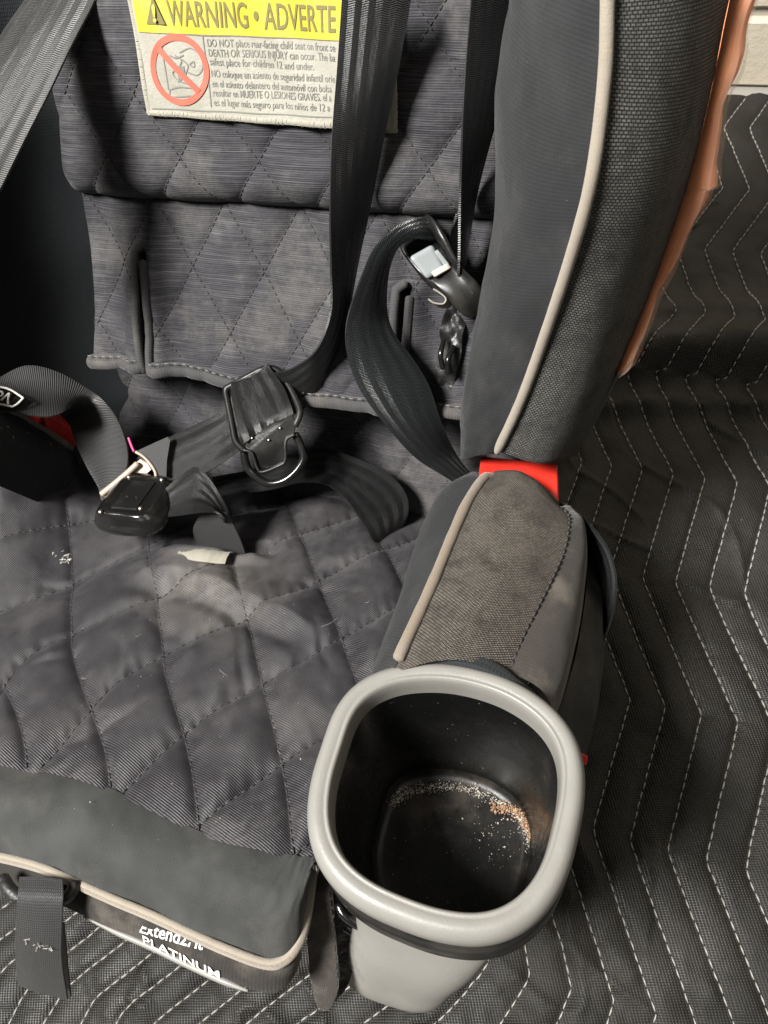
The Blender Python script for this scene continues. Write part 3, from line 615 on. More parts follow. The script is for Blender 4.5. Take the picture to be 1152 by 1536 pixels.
def pan_c(a, b):
    wa = a + .005 * fbm(b * 9, a * 9, 31, 2); wb = b + .006 * fbm(a * 8, b * 8, 33, 2); wa = -.12 + (wa + .12) / wid(wb)
    c = -.3240 + .0043 * quilt(wa, wb, *PAq, .0042)
    c = c + .006 * fbm(a * 16, b * 14, 41, 2) * sst(b - bf(a), 0, .03) + .0022 * fbm(a * 70, b * 40, 44, 2)
    c = c + .035 * sst(-a, .315, .385) ** 1.0 * sst(b, .22, .33) - .030 * np.clip((a + .100) / .03, 0, 1) ** 2 * (1 - sst(b, .24, .27))- .020 * np.clip((a + .105) / .05, 0, 1) ** 2 * sst(b, .24, .27)
    s_ = (wa - PAq[0]) / PAq[2] + (wb - PAq[1]) / (2 * PAq[3]); t_ = (wa - PAq[0]) / PAq[2] - (wb - PAq[1]) / (2 * PAq[3]); k_ = .0395
    for u_, v_ in ((s_, t_), (t_, s_)): c = c + .00026 * np.sin(v_ * 38 + 5 * vnoise(a * 40, b * 40, 55)) * np.exp(-np.abs(u_ - np.round(u_)) * k_ / .0045) * sst(b - bf(a), .004, .02)
    for x0, y0, x1, y1, wd2, am in CREASE:
        dx, dy = x1 - x0, y1 - y0; l2_ = dx * dx + dy * dy; tt_ = np.clip(((a - x0) * dx + (b - y0) * dy) / l2_, 0, 1); dd = ((a - x0) * dy - (b - y0) * dx) / math.sqrt(l2_) + .002 * np.sin(tt_ * 7)
        rr_ = np.hypot(a - x0 - dx * tt_, b - y0 - dy * tt_); fade = np.sin(PI * np.clip(tt_, .03, .97)) * np.exp(-np.maximum(0, rr_ - wd2 * 2.5) / .004)
        c = c + am * fade * (np.exp(-(dd / wd2) ** 2 * .5) - 1.2 * np.exp(-((dd - 1.6 * wd2) / (.6 * wd2)) ** 2))
    ed = b - (.286 + .05 * (a + .2) * 0 + .010 * np.sin((a + .3) * 25)); m = sst(a, -.275, -.25) * (1 - sst(a, -.155, -.13))
    c = c + m * .007 * sst(ed, -.004, .008) * (1 - sst(ed, .005, .04)) - m * .003 * np.exp(-((ed + .008) / .006) ** 2)
    ms = sst(a, SL0[0] - .012, SL0[0] + .004) * (1 - sst(a, SL1[0] - .004, SL1[0] + .012)); db = b - (SL0[1] + (SL1[1] - SL0[1]) * (a - SL0[0]) / (SL1[0] - SL0[0]))
    c = c + ms * (.0055 * np.exp(-((db + .006) / .0055) ** 2) - .016 * np.exp(-((db - .006) / .0050) ** 2))      # slot for the crotch strap
    c = c - .012 * sst(b, .345, .42)
    return c
na, nb = 360, 330
aa = np.linspace(-.43, -.055, na); tb = np.linspace(0, 1, nb)
A_ = np.broadcast_to(aa[:, None], (na, nb)); A_ = np.where(A_ > -.15, -.15 + (A_ + .15) * (.30 * .0 + (.062 + .033 * sst(.11 + .31 * tb, .245, .275)[None]) / .095), A_); B_ = bf(A_) + (.425 - bf(A_)) * tb[None]
C_ = pan_c(A_, B_); C_ = C_ - .0012 * np.exp(-(B_ - bf(A_)) / .004)
pc = gridm('seat_cushion', np.stack([A_, B_, C_], -1), MT['pan'], seat, np.stack([A_, B_], -1)); tag(pc, 'dusty black quilted seat cushion')
for p, q in seam_lines(*PAq, (-.42, -.065), (.115, .40)):
    # follow the wandering seam: solve p for the warped lattice by one fixed-point step
    p = -.12 + (p + .12) * wid(q); pw = p - .005 * fbm(q * 9, p * 9, 31, 2); qw = q - .006 * fbm(p * 8, q * 8, 33, 2); ok = qw > bf(pw) + .001
    if ok.sum() < 8: continue
    pw, qw = pw[ok], qw[ok]; ok = pw < np.where(qw < .26, -.092, -.062)
    if ok.sum() < 8: continue
    pw, qw = pw[ok], qw[ok]; dashes('stitching', np.c_[pw, qw, pan_c(pw, qw) + .0003], np.tile([0, 0, 1], (len(pw), 1)), MT['thread'], pc, .0028, .0016, .00048, .0003)
pip = np.array([pan(x, y, c) for x, y, c in ((-60, 1277, -.346), (-20, 1280, -.346), (10, 1284, -.346), (60, 1297, -.346), (110, 1318, -.346), (170, 1345, -.346), (230, 1370, -.346), (290, 1398, -.346), (345, 1422, -.346), (400, 1441, -.346), (428, 1436, -.345), (448, 1413, -.343), (458, 1385, -.341), (465, 1345, -.338), (470, 1305, -.335))])
K = 160; pr_ = spline(pip, K); sr = spline(seam[(seam[:, 0] > -.30)], K)
# match seam to piping: corner of the piping pulls towards the seam's right end
par = np.r_[np.linspace(0, .93, K - 45), np.linspace(.93, 1, 45)]; sr = spline(seam[seam[:, 0] < -.085], K, par=par)
G = span(sr + (0, .002, -.0018), pr_, 30, .010, (0, -.45, .9)); G = G + np.array([0, 0, 1.])[None, None] * 0
fp = gridm('front_panel', wrinkle(G, .0022, 17), MT['neo'], seat, flip=True); tag(fp, 'soft grey front panel of the seat cushion')
tag(tube('front_piping', spline(pip + (0, -.0012, 0), 220), .0023, MT['pipe'], fp, 12, wob=.02), 'beige piping round the front edge')
bd0 = spline(pip[:13] + (0, .001, -.001), 120); bd1 = bd0 + np.array([0, -.0085, -.013]); tb_ = np.linspace(0, 1, 120)[:, None]
G = span(bd0, bd1, 10, .0025, (0, -1, .2)); band = gridm('front_band', wrinkle(G, .0012, 19), MT['bandm'], seat, flip=True); tag(band, 'dark fabric band with white lettering under the front piping')
lipc = spline(bd1[44:100] + (0, -.0005, -.0006), 80)
tube('shell_edge', lipc, np.r_[np.linspace(.0004, .0015, 20), np.full(50, .0015), np.linspace(.0015, .0006, 10)], MT['rim'], band, 8)
# lettering on the band, laid along it
def band_at(dist, t, lift=.0007):
    p0 = np.array([np.interp(dist, bdl, bd0[:, k]) for k in range(3)]); p1 = np.array([np.interp(dist, bdl, bd1[:, k]) for k in range(3)])
    return p0 * (1 - t) + p1 * t + np.array([0, -1, .2]) * (.0025 * math.sin(PI * t) + lift)
bdl = np.r_[0, np.cumsum(np.linalg.norm(np.diff(bd0, axis=0), axis=1))]; bh_ = np.linalg.norm(bd1[60] - bd0[60])
def bandx(px): return min(bdl, key=lambda d: abs((lambda c: CX + F * c[0] / c[2])(M.T @ band_at(d, .6)) - px))
x0, x1 = bandx(214), bandx(329)
text('lettering', 'PLATINUM', 0, 0, .0080, MT['white'], band, fit=x1 - x0, bold=.012, to=lambda u, v: band_at(x0 + u, .96 - v / bh_))
text('lettering', 'Extend2Fit', 0, 0, .0070, MT['white'], band, fit=(x1 - x0) * .80, bold=.012, to=lambda u, v: band_at(x0 - .0015 + u, .56 - 9 * u - v / bh_, .0005))
# body of the seat below: sides, front and underside down to the floor
def prism(name, poly_ab, c0, c1, mat, parent, sh=(0, 0)):
    k = len(poly_ab); V = [(a, b, c0) for a, b in poly_ab] + [(a + sh[0], b + sh[1], c1) for a, b in poly_ab]
    return mesh(name, V, [[i, (i + 1) % k, k + (i + 1) % k, k + i] for i in range(k)] + [list(range(k))[::-1], list(range(k, 2 * k))], mat, parent, smooth=False)
# world-space base so that the seat really stands on the blanket
bs = [(-.37, .02), (-.12, .02), (-.06, .14), (-.03, .46), (-.40, .46), (-.40, .20)]
tops = [W((a, b, c))[0] for a, b, c in ((-.40, .145, -.372), (-.125, .150, -.372), (-.125, .265, -.372), (-.045, .44, -.36), (-.40, .44, -.36), (-.42, .20, -.372))]
k = 6; V = [(x, y, .014) for x, y in bs] + [tuple(p) for p in tops]
body = mesh('seat_shell', V, [[i, (i + 1) % k, k + (i + 1) % k, k + i] for i in range(k)] + [list(range(k))[::-1], list(range(k, 2 * k))], MT['shellp'], seat, smooth=False, seat=False)
# backrest shell behind the padding
V = [(-.40, .445, -.37), (-.03, .445, -.37), (-.01, .445, .06), (-.39, .445, .06)]; V = V + [(a, b + .06, c) for a, b, c in V]
mesh('backrest_shell', V, [[0, 1, 2, 3], [5, 4, 7, 6], [3, 2, 6, 7], [1, 0, 4, 5], [0, 3, 7, 4], [2, 1, 5, 6]], MT['shellp'], seat, smooth=False)

# ---------- right armrest
n = 70
def rail(pts): return espline([pan(x, y, c) for x, y, c in pts], n)
r0 = rail(((700, 714, -.262), (668, 730, -.270), (642, 768, -.280), (622, 820, -.288), (602, 890, -.294), (578, 955, -.298), (556, 1012, -.300), (545, 1050, -.302)))
r1 = rail(((735, 712, -.251), (720, 727, -.250), (698, 762, -.250), (676, 812, -.254), (653, 868, -.258), (629, 922, -.263), (603, 978, -.269), (590, 1010, -.274)))
r2 = rail(((838, 760, -.254), (852, 774, -.253), (853, 792, -.252), (846, 828, -.256), (829, 868, -.260), (808, 910, -.265), (782, 962, -.271), (764, 1010, -.277)))
r3 = rail(((856, 764, -.266), (872, 786, -.268), (880, 815, -.271), (880, 850, -.274), (873, 900, -.278), (863, 950, -.282), (846, 1008, -.287), (826, 1060, -.292)))
G = span(r0, r1, 18, .004, (-.7, 0, .7)); Gd = np.concatenate([(r0 + (.004, 0, -.05))[:, None], (r0 + (-.002, 0, -.012))[:, None], G], 1)
arm = gridm('armrest_side_panel', wrinkle(Gd, .0015, 4), MT['wing'], seat, flip=True); tag(arm, 'smooth charcoal inner side of the armrest')
G = span(r1, r2, 36, .009, (0, 0, 1)); pre = []
for v in ((0, .022, -.035), (0, .014, -.010), (0, .006, -.002)): e = G[:1].copy() + np.array(v); pre.append(e)
amt_ = gridm('armrest_mesh_panel', wrinkle(np.concatenate(pre + [G], 0), .0010, 7), MT['mesh2'], seat, flip=True); tag(amt_, 'dusty brown mesh top of the armrest')
G = span(r2, r3, 16, .004, (.7, 0, .6)); G = np.concatenate([G, (r3 + (.001, 0, -.02))[:, None], (r3 + (-.006, 0, -.06))[:, None]], 1); pre = [G[:1] + np.array(v) for v in ((-.01, .02, -.03), (-.004, .01, -.008))]
ao = gridm('armrest_outer_panel', wrinkle(np.concatenate(pre + [G], 0), .0015, 9), MT['brown'], seat, flip=True); tag(ao, 'brown grey outer side of the armrest')
tag(tube('armrest_piping', spline(np.vstack([r1[3] + (.006, .006, -.004), r1[5:63] + (0, 0, .0012)]), 110), .0029, MT['pipe2'], seat, 12, wob=.04), 'dirty beige piping along the armrest')
nn = np.tile([.3, 0, 1.], (n, 1)); dashes('stitching', spline(r2 + (0, 0, .0008), 120), np.tile([.3, 0, 1.], (120, 1)), MT['thread'], amt_, .0028, .0012, .0006, .0004)
# dark lining roll where the cover tucks in behind the cup holder
rollp = espline([pan(x, y, c) for x, y, c in ((575, 1003, -.284), (604, 984, -.276), (650, 972, -.270), (700, 975, -.268), (745, 990, -.270), (785, 1020, -.276), (810, 1050, -.284))], 60)
tube('cover_roll', rollp + (0, -.004, -.004), .0042, MT['velvet'], seat, 12, wob=.1)
# red stop between wing and armrest
rbox('red_stop', [dep(719, 700, .468), dep(838, 712, .468), dep(840, 800, .450), dep(716, 745, .448), dep(722, 684, .452), dep(836, 696, .452), dep(838, 757, .436), dep(718, 722, .434)], MT['red'], seat, .10)
# outer shell beside armrest and cup holder
G = np.stack([r3 + (.002, 0, -.018), r3 + (.012, 0, -.03), r3 + (.018, 0, -.06), r3 + (.014, .01, -.12)], 1); oshell = gridm('armrest_shell', G, MT['shellp'], seat, flip=True)

# ---------- cup holder
r14 = math.radians(14); c0 = ray(670, 1180) * .32
nb_ = np.array([0, math.cos(r14), math.sin(r14)]); nu_ = np.array([0, -math.sin(r14), math.cos(r14)]); na_ = np.array([1., 0, 0])
inner_px = [(539, 1052), (575, 1030), (640, 1021), (711, 1030), (776, 1056), (818, 1089), (840, 1127), (840, 1164), (828, 1234), (809, 1300), (781, 1342), (729, 1368), (682, 1363), (607, 1340), (546, 1312), (509, 1277), (495, 1234), (497, 1187), (518, 1117)]
q = np.array([plane(x, y, nu_, nu_ @ c0) - c0 for x, y in inner_px]); o2 = np.c_[q @ na_, q @ nb_]
th_ = np.linspace(0, 2 * PI, 240, endpoint=False)
ang = np.arctan2(o2[:, 1], o2[:, 0]); rad = np.hypot(o2[:, 0], o2[:, 1]); od = np.argsort(ang); angs, rads = ang[od], rad[od]
rr = np.interp(th_, np.r_[angs - 2 * PI, angs, angs + 2 * PI], np.tile(rads, 3))
for _ in range(60): rr = (np.roll(rr, 1) + 2 * rr + np.roll(rr, -1)) / 4
cup2 = np.c_[rr * np.cos(th_), rr * np.sin(th_)]
tg = np.roll(cup2, -1, 0) - np.roll(cup2, 1, 0); tg /= np.linalg.norm(tg, axis=1, keepdims=True); on = np.c_[tg[:, 1], -tg[:, 0]]
def cup(o, h, sc_=1.0, sh=(0, 0)): p = cup2 * sc_ + on * o + np.array(sh); return c0 + p[:, :1] * na_ + p[:, 1:] * nb_ + h * nu_
def lathe(name, prof, mat, parent, capc=None):
    G = np.stack([cup(*p) for p in prof], 0); return gridm(name, G, mat, parent, cv=True, flip=False)
holder = rim = lathe('cup_holder_rim', [(-.0006, -.014), (-.0003, -.006), (0, -.0018), (.0005, -.0002), (.0012, .0006), (.0018, .0007), (.0023, .0003), (.0030, .0006), (.0052, .0014), (.0072, .0008), (.0090, -.0010), (.0101, -.0040), (.0104, -.0080), (.0099, -.0105), (.0085, -.0118), (.006, -.0120)], MT['rim'], seat)
tag(rim, 'rounded square warm grey cup holder rim')
lp = [(-.0003, -.010), (-.0010, -.016)]
for i in range(9): lp.append((-.001, -.016 - .066 * (i + 1) / 9, 1 - .13 * (i + 1) / 9))
for k_, (s_, h_) in enumerate(((.855, -.0868), (.83, -.0895), (.79, -.0910), (.74, -.0915), (.6, -.0912), (.4, -.0910), (.2, -.0909), (.02, -.0909))): lp.append((-.001 * s_, h_, s_))
lathe('cup_floor', lp[11:], MT['floorp'], rim)
lathe('cup_liner', lp[:12], MT['liner'], seat)['label'] = 'scratched black inside of the cup holder'
lathe('cup_collar', [(.004, -.0115), (.0094, -.0119), (.0103, -.0365), (.0094, -.0380), (.002, -.0381)], MT['blackp'], rim)
BR = np.array([(-.030, .000, .030, -.0440, -.0490), (-.048, -.001, .030, -.0430, -.0545), (-.070, -.005, .030, -.0400, -.0620), (-.090, -.012, .031, -.0385, -.0670), (-.105, -.0155, .0305, -.0390, -.0705), (-.115, -.0165, .0290, -.0400, -.0700), (-.121, -.0165, .024, -.0430, -.0650), (-.123, -.0165, .010, -.0480, -.0580)])
def base_ring(h, xc, wa, yb, yf):
    """ring of the moulded body in front of the liner: flat at the liner's wall, rounded to the front"""
    t = np.linspace(0, PI, 60); e = .62; fx = np.cos(t); fy = np.sin(t)
    p = np.c_[xc + np.sign(fx) * np.abs(fx) ** e * wa, yb + (yf - yb) * np.abs(fy) ** e]
    return c0 + p[:, :1] * na_ + p[:, 1:] * nb_ + h * nu_
Gb = np.stack([base_ring(*q) for q in espline(BR, 40)], 0)
gridm('cup_holder_base', Gb, MT['rim'], seat, cv=True)['label'] = 'smooth grey moulded body under the cup holder'
# crumbs and dust lying in the cup: a brown pile in the corner, pale flecks over the floor
def specks(name, pts, size, mat, parent, nrm_=None):
    V, Fc = [], []
    for p in pts:
        s = size * rng.lognormal(0, .45); R_ = rng.normal(size=(3, 3)); Qr, _ = np.linalg.qr(R_); k = len(V)
        for d in ((1, 0, 0), (-1, 0, 0), (0, 1, 0), (0, -1, 0), (0, 0, 1), (0, 0, -1)): V.append(p + Qr @ (np.array(d) * s * rng.uniform(.4, 1)))
        Fc += [[k, k + 2, k + 4], [k + 2, k + 1, k + 4], [k + 1, k + 3, k + 4], [k + 3, k, k + 4], [k + 2, k, k + 5], [k + 1, k + 2, k + 5], [k + 3, k + 1, k + 5], [k, k + 3, k + 5]]
    return mesh(name, V, Fc, mat, parent, smooth=False)
def cupfloor(x, y, h=-.0905): return plane(x, y, nu_, nu_ @ (c0 + nu_ * h))
pile = []
for i in range(420):
    t = rng.uniform(0, 1); c = espline([(738, 1212), (768, 1216), (790, 1236), (797, 1262)], 50)[int(t * 49)]; w_ = 9 * math.sin(PI * (t * .8 + .15))
    pile.append(cupfloor(c[0] + rng.normal(0, w_ * .6), c[1] + rng.normal(0, w_ * .5), -.0895) + nu_ * rng.uniform(0, .0015))
cr1 = specks('crumb_pile', pile, .0006, MT['crumb'], None); tag(cr1, 'small heap of brown crumbs in the corner of the cup holder', 'crumbs', kind='stuff')
fle = [cupfloor(x, y) for x, y in zip(rng.normal(745, 32, 120), rng.normal(1255, 30, 120)) if 600 < x < 800 and y > 1190]
for i in range(1300):
    t = rng.uniform(0, 1); c = espline([(588, 1205), (620, 1186), (680, 1180), (735, 1196), (785, 1232), (800, 1280)], 60)[int(t * 59)]; fle.append(cupfloor(c[0] + rng.normal(0, 5), c[1] + rng.normal(0, 4), -.089))
cr2 = specks('dust_flecks', fle, .0003, MT['dust'], None); tag(cr2, 'pale dust flecks scattered over the cup holder floor', 'dust', kind='stuff')

# fabric tail and creased lining between cushion front and cup holder
def loft(name, secs, mat, parent, m=16, nn_=40):
    """closed sections given as (centre, half width vector, half depth vector)"""
    secs = np.array(secs, float); c, u, v = (espline(secs[:, i], nn_) for i in range(3)); a = np.linspace(0, 2 * PI, m, endpoint=False)
    G = c[:, None] + np.cos(a)[None, :, None] * u[:, None] + np.sin(a)[None, :, None] * v[:, None]
    return gridm(name, wrinkle(G, .0010, 23, 10), mat, parent, cv=True, flip=True)
def tailsec(x, y, d, hw, hd, skew=0): return (dep(x, y, d), dep(x + hw, y + skew, d) - dep(x, y, d), np.array([0, hd * .6, hd]))
tl = loft('cover_tail', [tailsec(487, 1300, .345, 6, .003), tailsec(485, 1335, .345, 15, .006), tailsec(481, 1380, .345, 20, .007), tailsec(484, 1430, .347, 22, .007), tailsec(488, 1475, .350, 21, .006), tailsec(488, 1500, .352, 14, .004), tailsec(486, 1512, .353, 5, .001)], MT['brown'], seat)
tag(tl, 'brown suede tail of the cover hanging beside the cup holder')
loft('lining', [tailsec(505, 1330, .352, 8, .004), tailsec(510, 1380, .355, 18, .008), tailsec(514, 1425, .358, 21, .009), tailsec(510, 1465, .360, 16, .006), tailsec(500, 1495, .362, 7, .002)], MT['vinyl'], tl)
tube('clip_ring', spline([dep(x, y, d) for x, y, d in ((508, 1358, .345), (516, 1372, .343), (535, 1386, .342), (553, 1392, .345), (556, 1406, .352), (540, 1404, .357), (518, 1390, .357))], 50), .0022, MT['gloss'], tl, 8)
dashes('stitching', spline([dep(x, y, .3435) for x, y in ((494, 1335), (499, 1390), (504, 1440), (506, 1490))], 60), np.tile(-ray(500, 1400), (60, 1)), MT['thread'], tl, .0025, .0015, .0005, .0004)

# ---------- harness: webbing, buckles, clips
har = None
def rib(name, rows, mat, label=None, dl=0, **k):
    L = [dep(x0, y0, d0 + dl) for x0, y0, d0, x1, y1, d1 in rows]; R = [dep(x1, y1, d1 + dl) for x0, y0, d0, x1, y1, d1 in rows]
    o = ribbon(name, L, R, mat, seat, **k)
    if label: tag(o, label)
    return o
def on_b(x, y, b): return float(np.linalg.norm(back(x, y, b)) / np.linalg.norm(ray(x, y)))
rows = []
for x0, y0, b0, x1, y1, b1 in ((515, -40, .372, 618, -40, .380), (513, 0, .374, 616, 0, .382), (506, 100, .376, 599, 95, .386), (498, 200, .376, 577, 200, .392), (495, 300, .374, 557, 300, .398), (496, 400, .372, 536, 395, .400), (495, 470, .370, 519, 487, .400), (474, 525, .372, 500, 545, .396), (437, 553, .376, 472, 597, .392), (410, 560, .376, 440, 622, .388)):
    rows.append((x0, y0, on_b(x0, y0, b0), x1, y1, on_b(x1, y1, b1)))
rib('shoulder_strap', rows, MT['strap'], 'black webbing shoulder strap over the right edge of the warning label', n=110, camber=.0015)
rows = []
for x0, y0, b0, x1, y1, b1 in ((709, -40, .36, 790, -40, .372), (706, 0, .362, 781, 0, .376), (700, 80, .368, 764, 95, .382), (694, 170, .374, 741, 190, .390), (691, 260, .378, 716, 285, .398), (689, 330, .380, 704, 350, .402), (688, 400, .385, 696, 410, .405), (686, 455, .395, 690, 460, .412)):
    rows.append((x0, y0, on_b(x0, y0, b0), x1, y1, on_b(x1, y1, b1)))
rib('shoulder_strap', rows, MT['strap'], 'black webbing shoulder strap along the side wing', n=90, camber=.001)
rows = [(690, 300, .405, 694, 318, .412), (682, 330, .404, 692, 345, .412), (676, 345, .404, 690, 365, .414), (672, 360, .405, 687, 395, .416)]
rib('strap_twist', rows, MT['strap'], 'twisted strip of shoulder strap behind the clip', n=40)
rows = [(664, 350, .432, 690, 400, .440), (650, 330, .416, 676, 388, .428), (634, 326, .404, 657, 366, .414), (612, 331, .396, 634, 358, .404), (588, 345, .392, 610, 361, .400), (560, 375, .392, 592, 378, .402), (541, 418, .396, 581, 415, .410), (524, 466, .402, 580, 468, .420), (518, 505, .412, 592, 503, .424), (523, 542, .420, 617, 536, .428), (541, 585, .430, 643, 578, .434), (573, 630, .444, 660, 628, .450), (620, 684, .462, 679, 672, .474), (662, 712, .470, 698, 702, .480), (700, 735, .478, 722, 724, .486)]
rib('lap_strap', rows, MT['strap_loop'], 'broad ribbed black strap looping from the chest clip down to the armrest', n=150, m=21, camber=.002)
rows = [(160, -45, .40, 75, -60, .395), (143, 0, .392, 37, 0, .387), (105, 75, .386, 2, 52, .382), (70, 147, .382, -34, 110, .380), (30, 226, .378, -72, 175, .378), (0, 286, .376, -104, 235, .377), (-45, 372, .375, -150, 320, .376)]
rib('shoulder_strap', rows, MT['strap_grey'], 'pale worn grey shoulder strap across the upper corner', n=90, m=17, camber=.0016)
LAP = .062                       # lap webbing and hardware lie close to cushion and backrest
def depL(x, y, d): return dep(x, y, d + LAP)
# left lap strap, twisted over itself
rows = [(-60, 612, .43, -70, 655, .42), (-20, 580, .432, -25, 628, .42), (5, 564, .434, 12, 617, .420), (42, 549, .437, 50, 624, .420), (85, 558, .443, 82, 624, .424), (125, 580, .450, 102, 613, .436), (155, 600, .456, 108, 606, .455), (178, 632, .454, 103, 622, .474), (191, 670, .444, 112, 660, .466), (190, 704, .436, 130, 700, .450), (172, 735, .434, 148, 732, .440), (160, 755, .436, 152, 750, .440)]
ls = rib('lap_strap', rows, MT['strap_tw'], label='black twill lap strap twisting over the far armrest', dl=LAP, n=120, m=17, camber=.001)
# badge on that strap
bp_ = [depL(x, y, d) for x, y, d in ((-45, 588, .416), (-6, 578, .417), (36, 597, .418), (20, 612, .4135), (-10, 606, .4135), (-50, 612, .413))]
bd_n = -ray(0, 595); bad = plate('badge', bp_, bd_n, .0012, MT['gloss'], seat, .0004)
def bstroke(pts, w=.0007): tube('badge_mark', spline([depL(x, y, .4138) for x, y in pts], 16), w, MT['white'], bad, 6)
bstroke(((-8, 579), (14, 584), (35, 597))); bstroke(((35, 597), (27, 605), (19, 610))); bstroke(((19, 610), (4, 607), (-10, 604))); bstroke(((2, 600), (11, 592), (14, 590))); bstroke(((14, 590), (12, 599), (12, 606))); bstroke(((-6, 585), (4, 589), (1, 594), (-8, 592)))
# right lap belt folded below the tongue
rows = [(318, 716, .470, 325, 744, .462), (400, 700, .462, 400, 735, .454), (452, 680, .456, 448, 724, .450), (490, 674, .456, 486, 726, .446), (535, 688, .456, 516, 746, .444), (578, 708, .458, 536, 772, .444), (606, 736, .458, 549, 792, .446), (612, 766, .462, 557, 808, .450), (600, 795, .470, 566, 817, .458), (590, 812, .48, 572, 824, .47)]
rib('lap_belt', rows, MT['strap_lap'], label='black lap belt folded beside the armrest', dl=LAP, n=100, camber=.001)
# belt from tongue down to the buckle side
rows = [(408, 562, .420, 442, 620, .416), (378, 566, .414, 425, 628, .412), (352, 585, .414, 395, 655, .414), (340, 612, .424, 360, 676, .424), (305, 632, .434, 322, 702, .430), (262, 652, .442, 285, 720, .436), (222, 676, .446, 250, 738, .442), (200, 692, .450, 225, 752, .448)]
rib('lap_belt', rows, MT['strap_lap'], label='scuffed black lap belt running from the tongue to the buckle', dl=LAP, n=90, camber=.0015)
rows = [(366, 664, .4085, 440, 620, .4075), (360, 648, .4035, 436, 606, .4025), (352, 622, .4000, 428, 585, .3990), (348, 600, .3990, 417, 567, .3980), (346, 584, .3985, 408, 555, .3975), (347, 574, .3990, 403, 547, .3990), (350, 571, .4040, 403, 546, .4040), (354, 576, .412, 404, 552, .412)]
rib('belt_loop', rows, MT['strap_lap'], label='belt loop wrapped over the bar of the harness tongue', dl=LAP, n=60, camber=.0025)
# tongue: frame, plate, slotted end
fw_ = -ray(400, 640)
def td(x, y): return .4085 + (y - 640) * .00007 - (x - 400) * .00003
T_ = lambda pts, dz=0: [depL(x, y, td(x, y) + dz) for x, y in pts]
tong = plate('harness_tongue', T_(((371, 654), (395, 640), (420, 630), (440, 622), (444, 640), (441, 652), (429, 660), (428, 692), (420, 697), (393, 707), (384, 700), (377, 678), (366, 674))), fw_, .003, MT['gloss'], seat); tag(tong, 'black metal harness tongue threaded on the belt')
tube('frame', spline(T_(((366, 676), (354, 662), (349, 640), (342, 605), (339, 585), (346, 579), (370, 566), (394, 554), (411, 553), (422, 562), (438, 588), (449, 612), (449, 624), (443, 638))), 90), .0021, MT['blackp'], tong, 10)
tube('hook', spline(T_(((366, 678), (368, 692), (374, 706), (388, 718), (404, 725), (424, 722), (441, 710), (453, 694), (455, 682), (449, 664), (443, 652)), .004), 70), .0025, MT['gloss'], tong, 10)
tube('slot_edge', spline(T_(((441, 652), (429, 661), (428, 690), (420, 698), (394, 708), (386, 702), (378, 680), (366, 675)), -.0012), 70), .0011, MT['blackp'], tong, 8)
for x, y in ((403, 660), (378, 657), (420, 642)): rbox('rivet', [depL(x + sx * 2, y + sy * 2, td(x, y) + dz) for dz in (0, -.0018) for sx, sy in ((-1, 1), (1, 1), (1, -1), (-1, -1))], MT['steel'], tong, .8, 3)
# second tongue in the buckle
st_ = plate('metal_tongue', [depL(x, y, .437) for x, y in ((152, 738), (168, 724), (188, 708), (204, 694), (211, 688), (222, 694), (228, 704), (214, 716), (196, 722), (166, 742), (158, 746))], -ray(190, 715), .0025, MT['metal'], seat); tag(st_, 'tarnished metal tongue pushed into the buckle')
tube('edge', spline([depL(x, y, .4345) for x, y in ((153, 741), (172, 726), (192, 709), (206, 696))], 30), .0020, MT['metal'], st_, 8)
tc = plate('tongue_cover', [depL(x, y, .4335) for x, y in ((206, 676), (232, 664), (252, 655), (256, 660), (251, 690), (250, 716), (236, 712), (224, 694))], -ray(235, 690), .003, MT['hem'], seat)
tube('tongue_rim', spline([depL(x, y, .4330) for x, y in ((204, 678), (214, 684), (224, 694), (232, 706), (234, 714))], 24), .0010, MT['metal'], tc, 8)
tube('pink_tag', spline([depL(x, y, .445) for x, y in ((193, 657), (197, 668), (201, 677))], 12), .0008, simple('pink thread', (.6, .06, .2), .6), tc, 6)
# buckle
Bc = [(142, 790, .432), (240, 795, .430), (252, 735, .450), (185, 728, .455), (146, 768, .415), (212, 775, .409), (251, 716, .430), (188, 709, .436)]
BL = [([(160, 764), (185, 768), (208, 768), (228, 745), (243, 722), (218, 716), (194, 716), (176, 740)], -.0004), ([(151, 766), (182, 772), (212, 773), (235, 749), (248, 722), (219, 712), (190, 712), (170, 738)], .0002), ([(145, 770), (180, 780), (219, 781), (244, 755), (254, 724), (220, 709), (187, 710), (164, 738)], .0030), ([(142, 778), (177, 791), (227, 792), (253, 767), (258, 732), (221, 710), (184, 712), (159, 744)], .0075), ([(142, 785), (177, 799), (229, 799), (254, 778), (258, 742), (222, 714), (183, 718), (157, 752)], .0110), ([(144, 789), (178, 803), (229, 802), (252, 783), (256, 748), (222, 718), (184, 724), (160, 760)], .0150), ([(152, 790), (180, 802), (224, 801), (244, 784), (248, 752), (220, 724), (190, 730), (166, 764)], .0180)]
q0, q1, q2 = depL(160, 764, .412), depL(208, 768, .407), depL(194, 716, .432); bn = nrm(np.cross(q1 - q0, q2 - q0)); bn = bn * (1 if bn @ ray(200, 745) > 0 else -1)
Gk = np.stack([spline([plane(x, y, bn, bn @ q0 + o) for x, y in L], 96, True) for L, o in BL], 0); Gk = np.stack([np.stack([np.interp(np.linspace(0, 6, 25), range(7), Gk[:, i, k]) for k in range(3)], -1) for i in range(96)], 1)
m0 = Gk[:1].mean(1, keepdims=True); Gk = np.concatenate([m0 + (Gk[:1] - m0) * f for f in (.01, .35, .7, .93)] + [Gk], 0)
bk = gridm('buckle', Gk, MT['gloss'], seat, cv=True); tag(bk, 'black plastic crotch buckle lying on the cushion')
Pt = [(158, 766, .4112), (208, 768, .4065), (244, 720, .4265), (193, 714, .4315)]
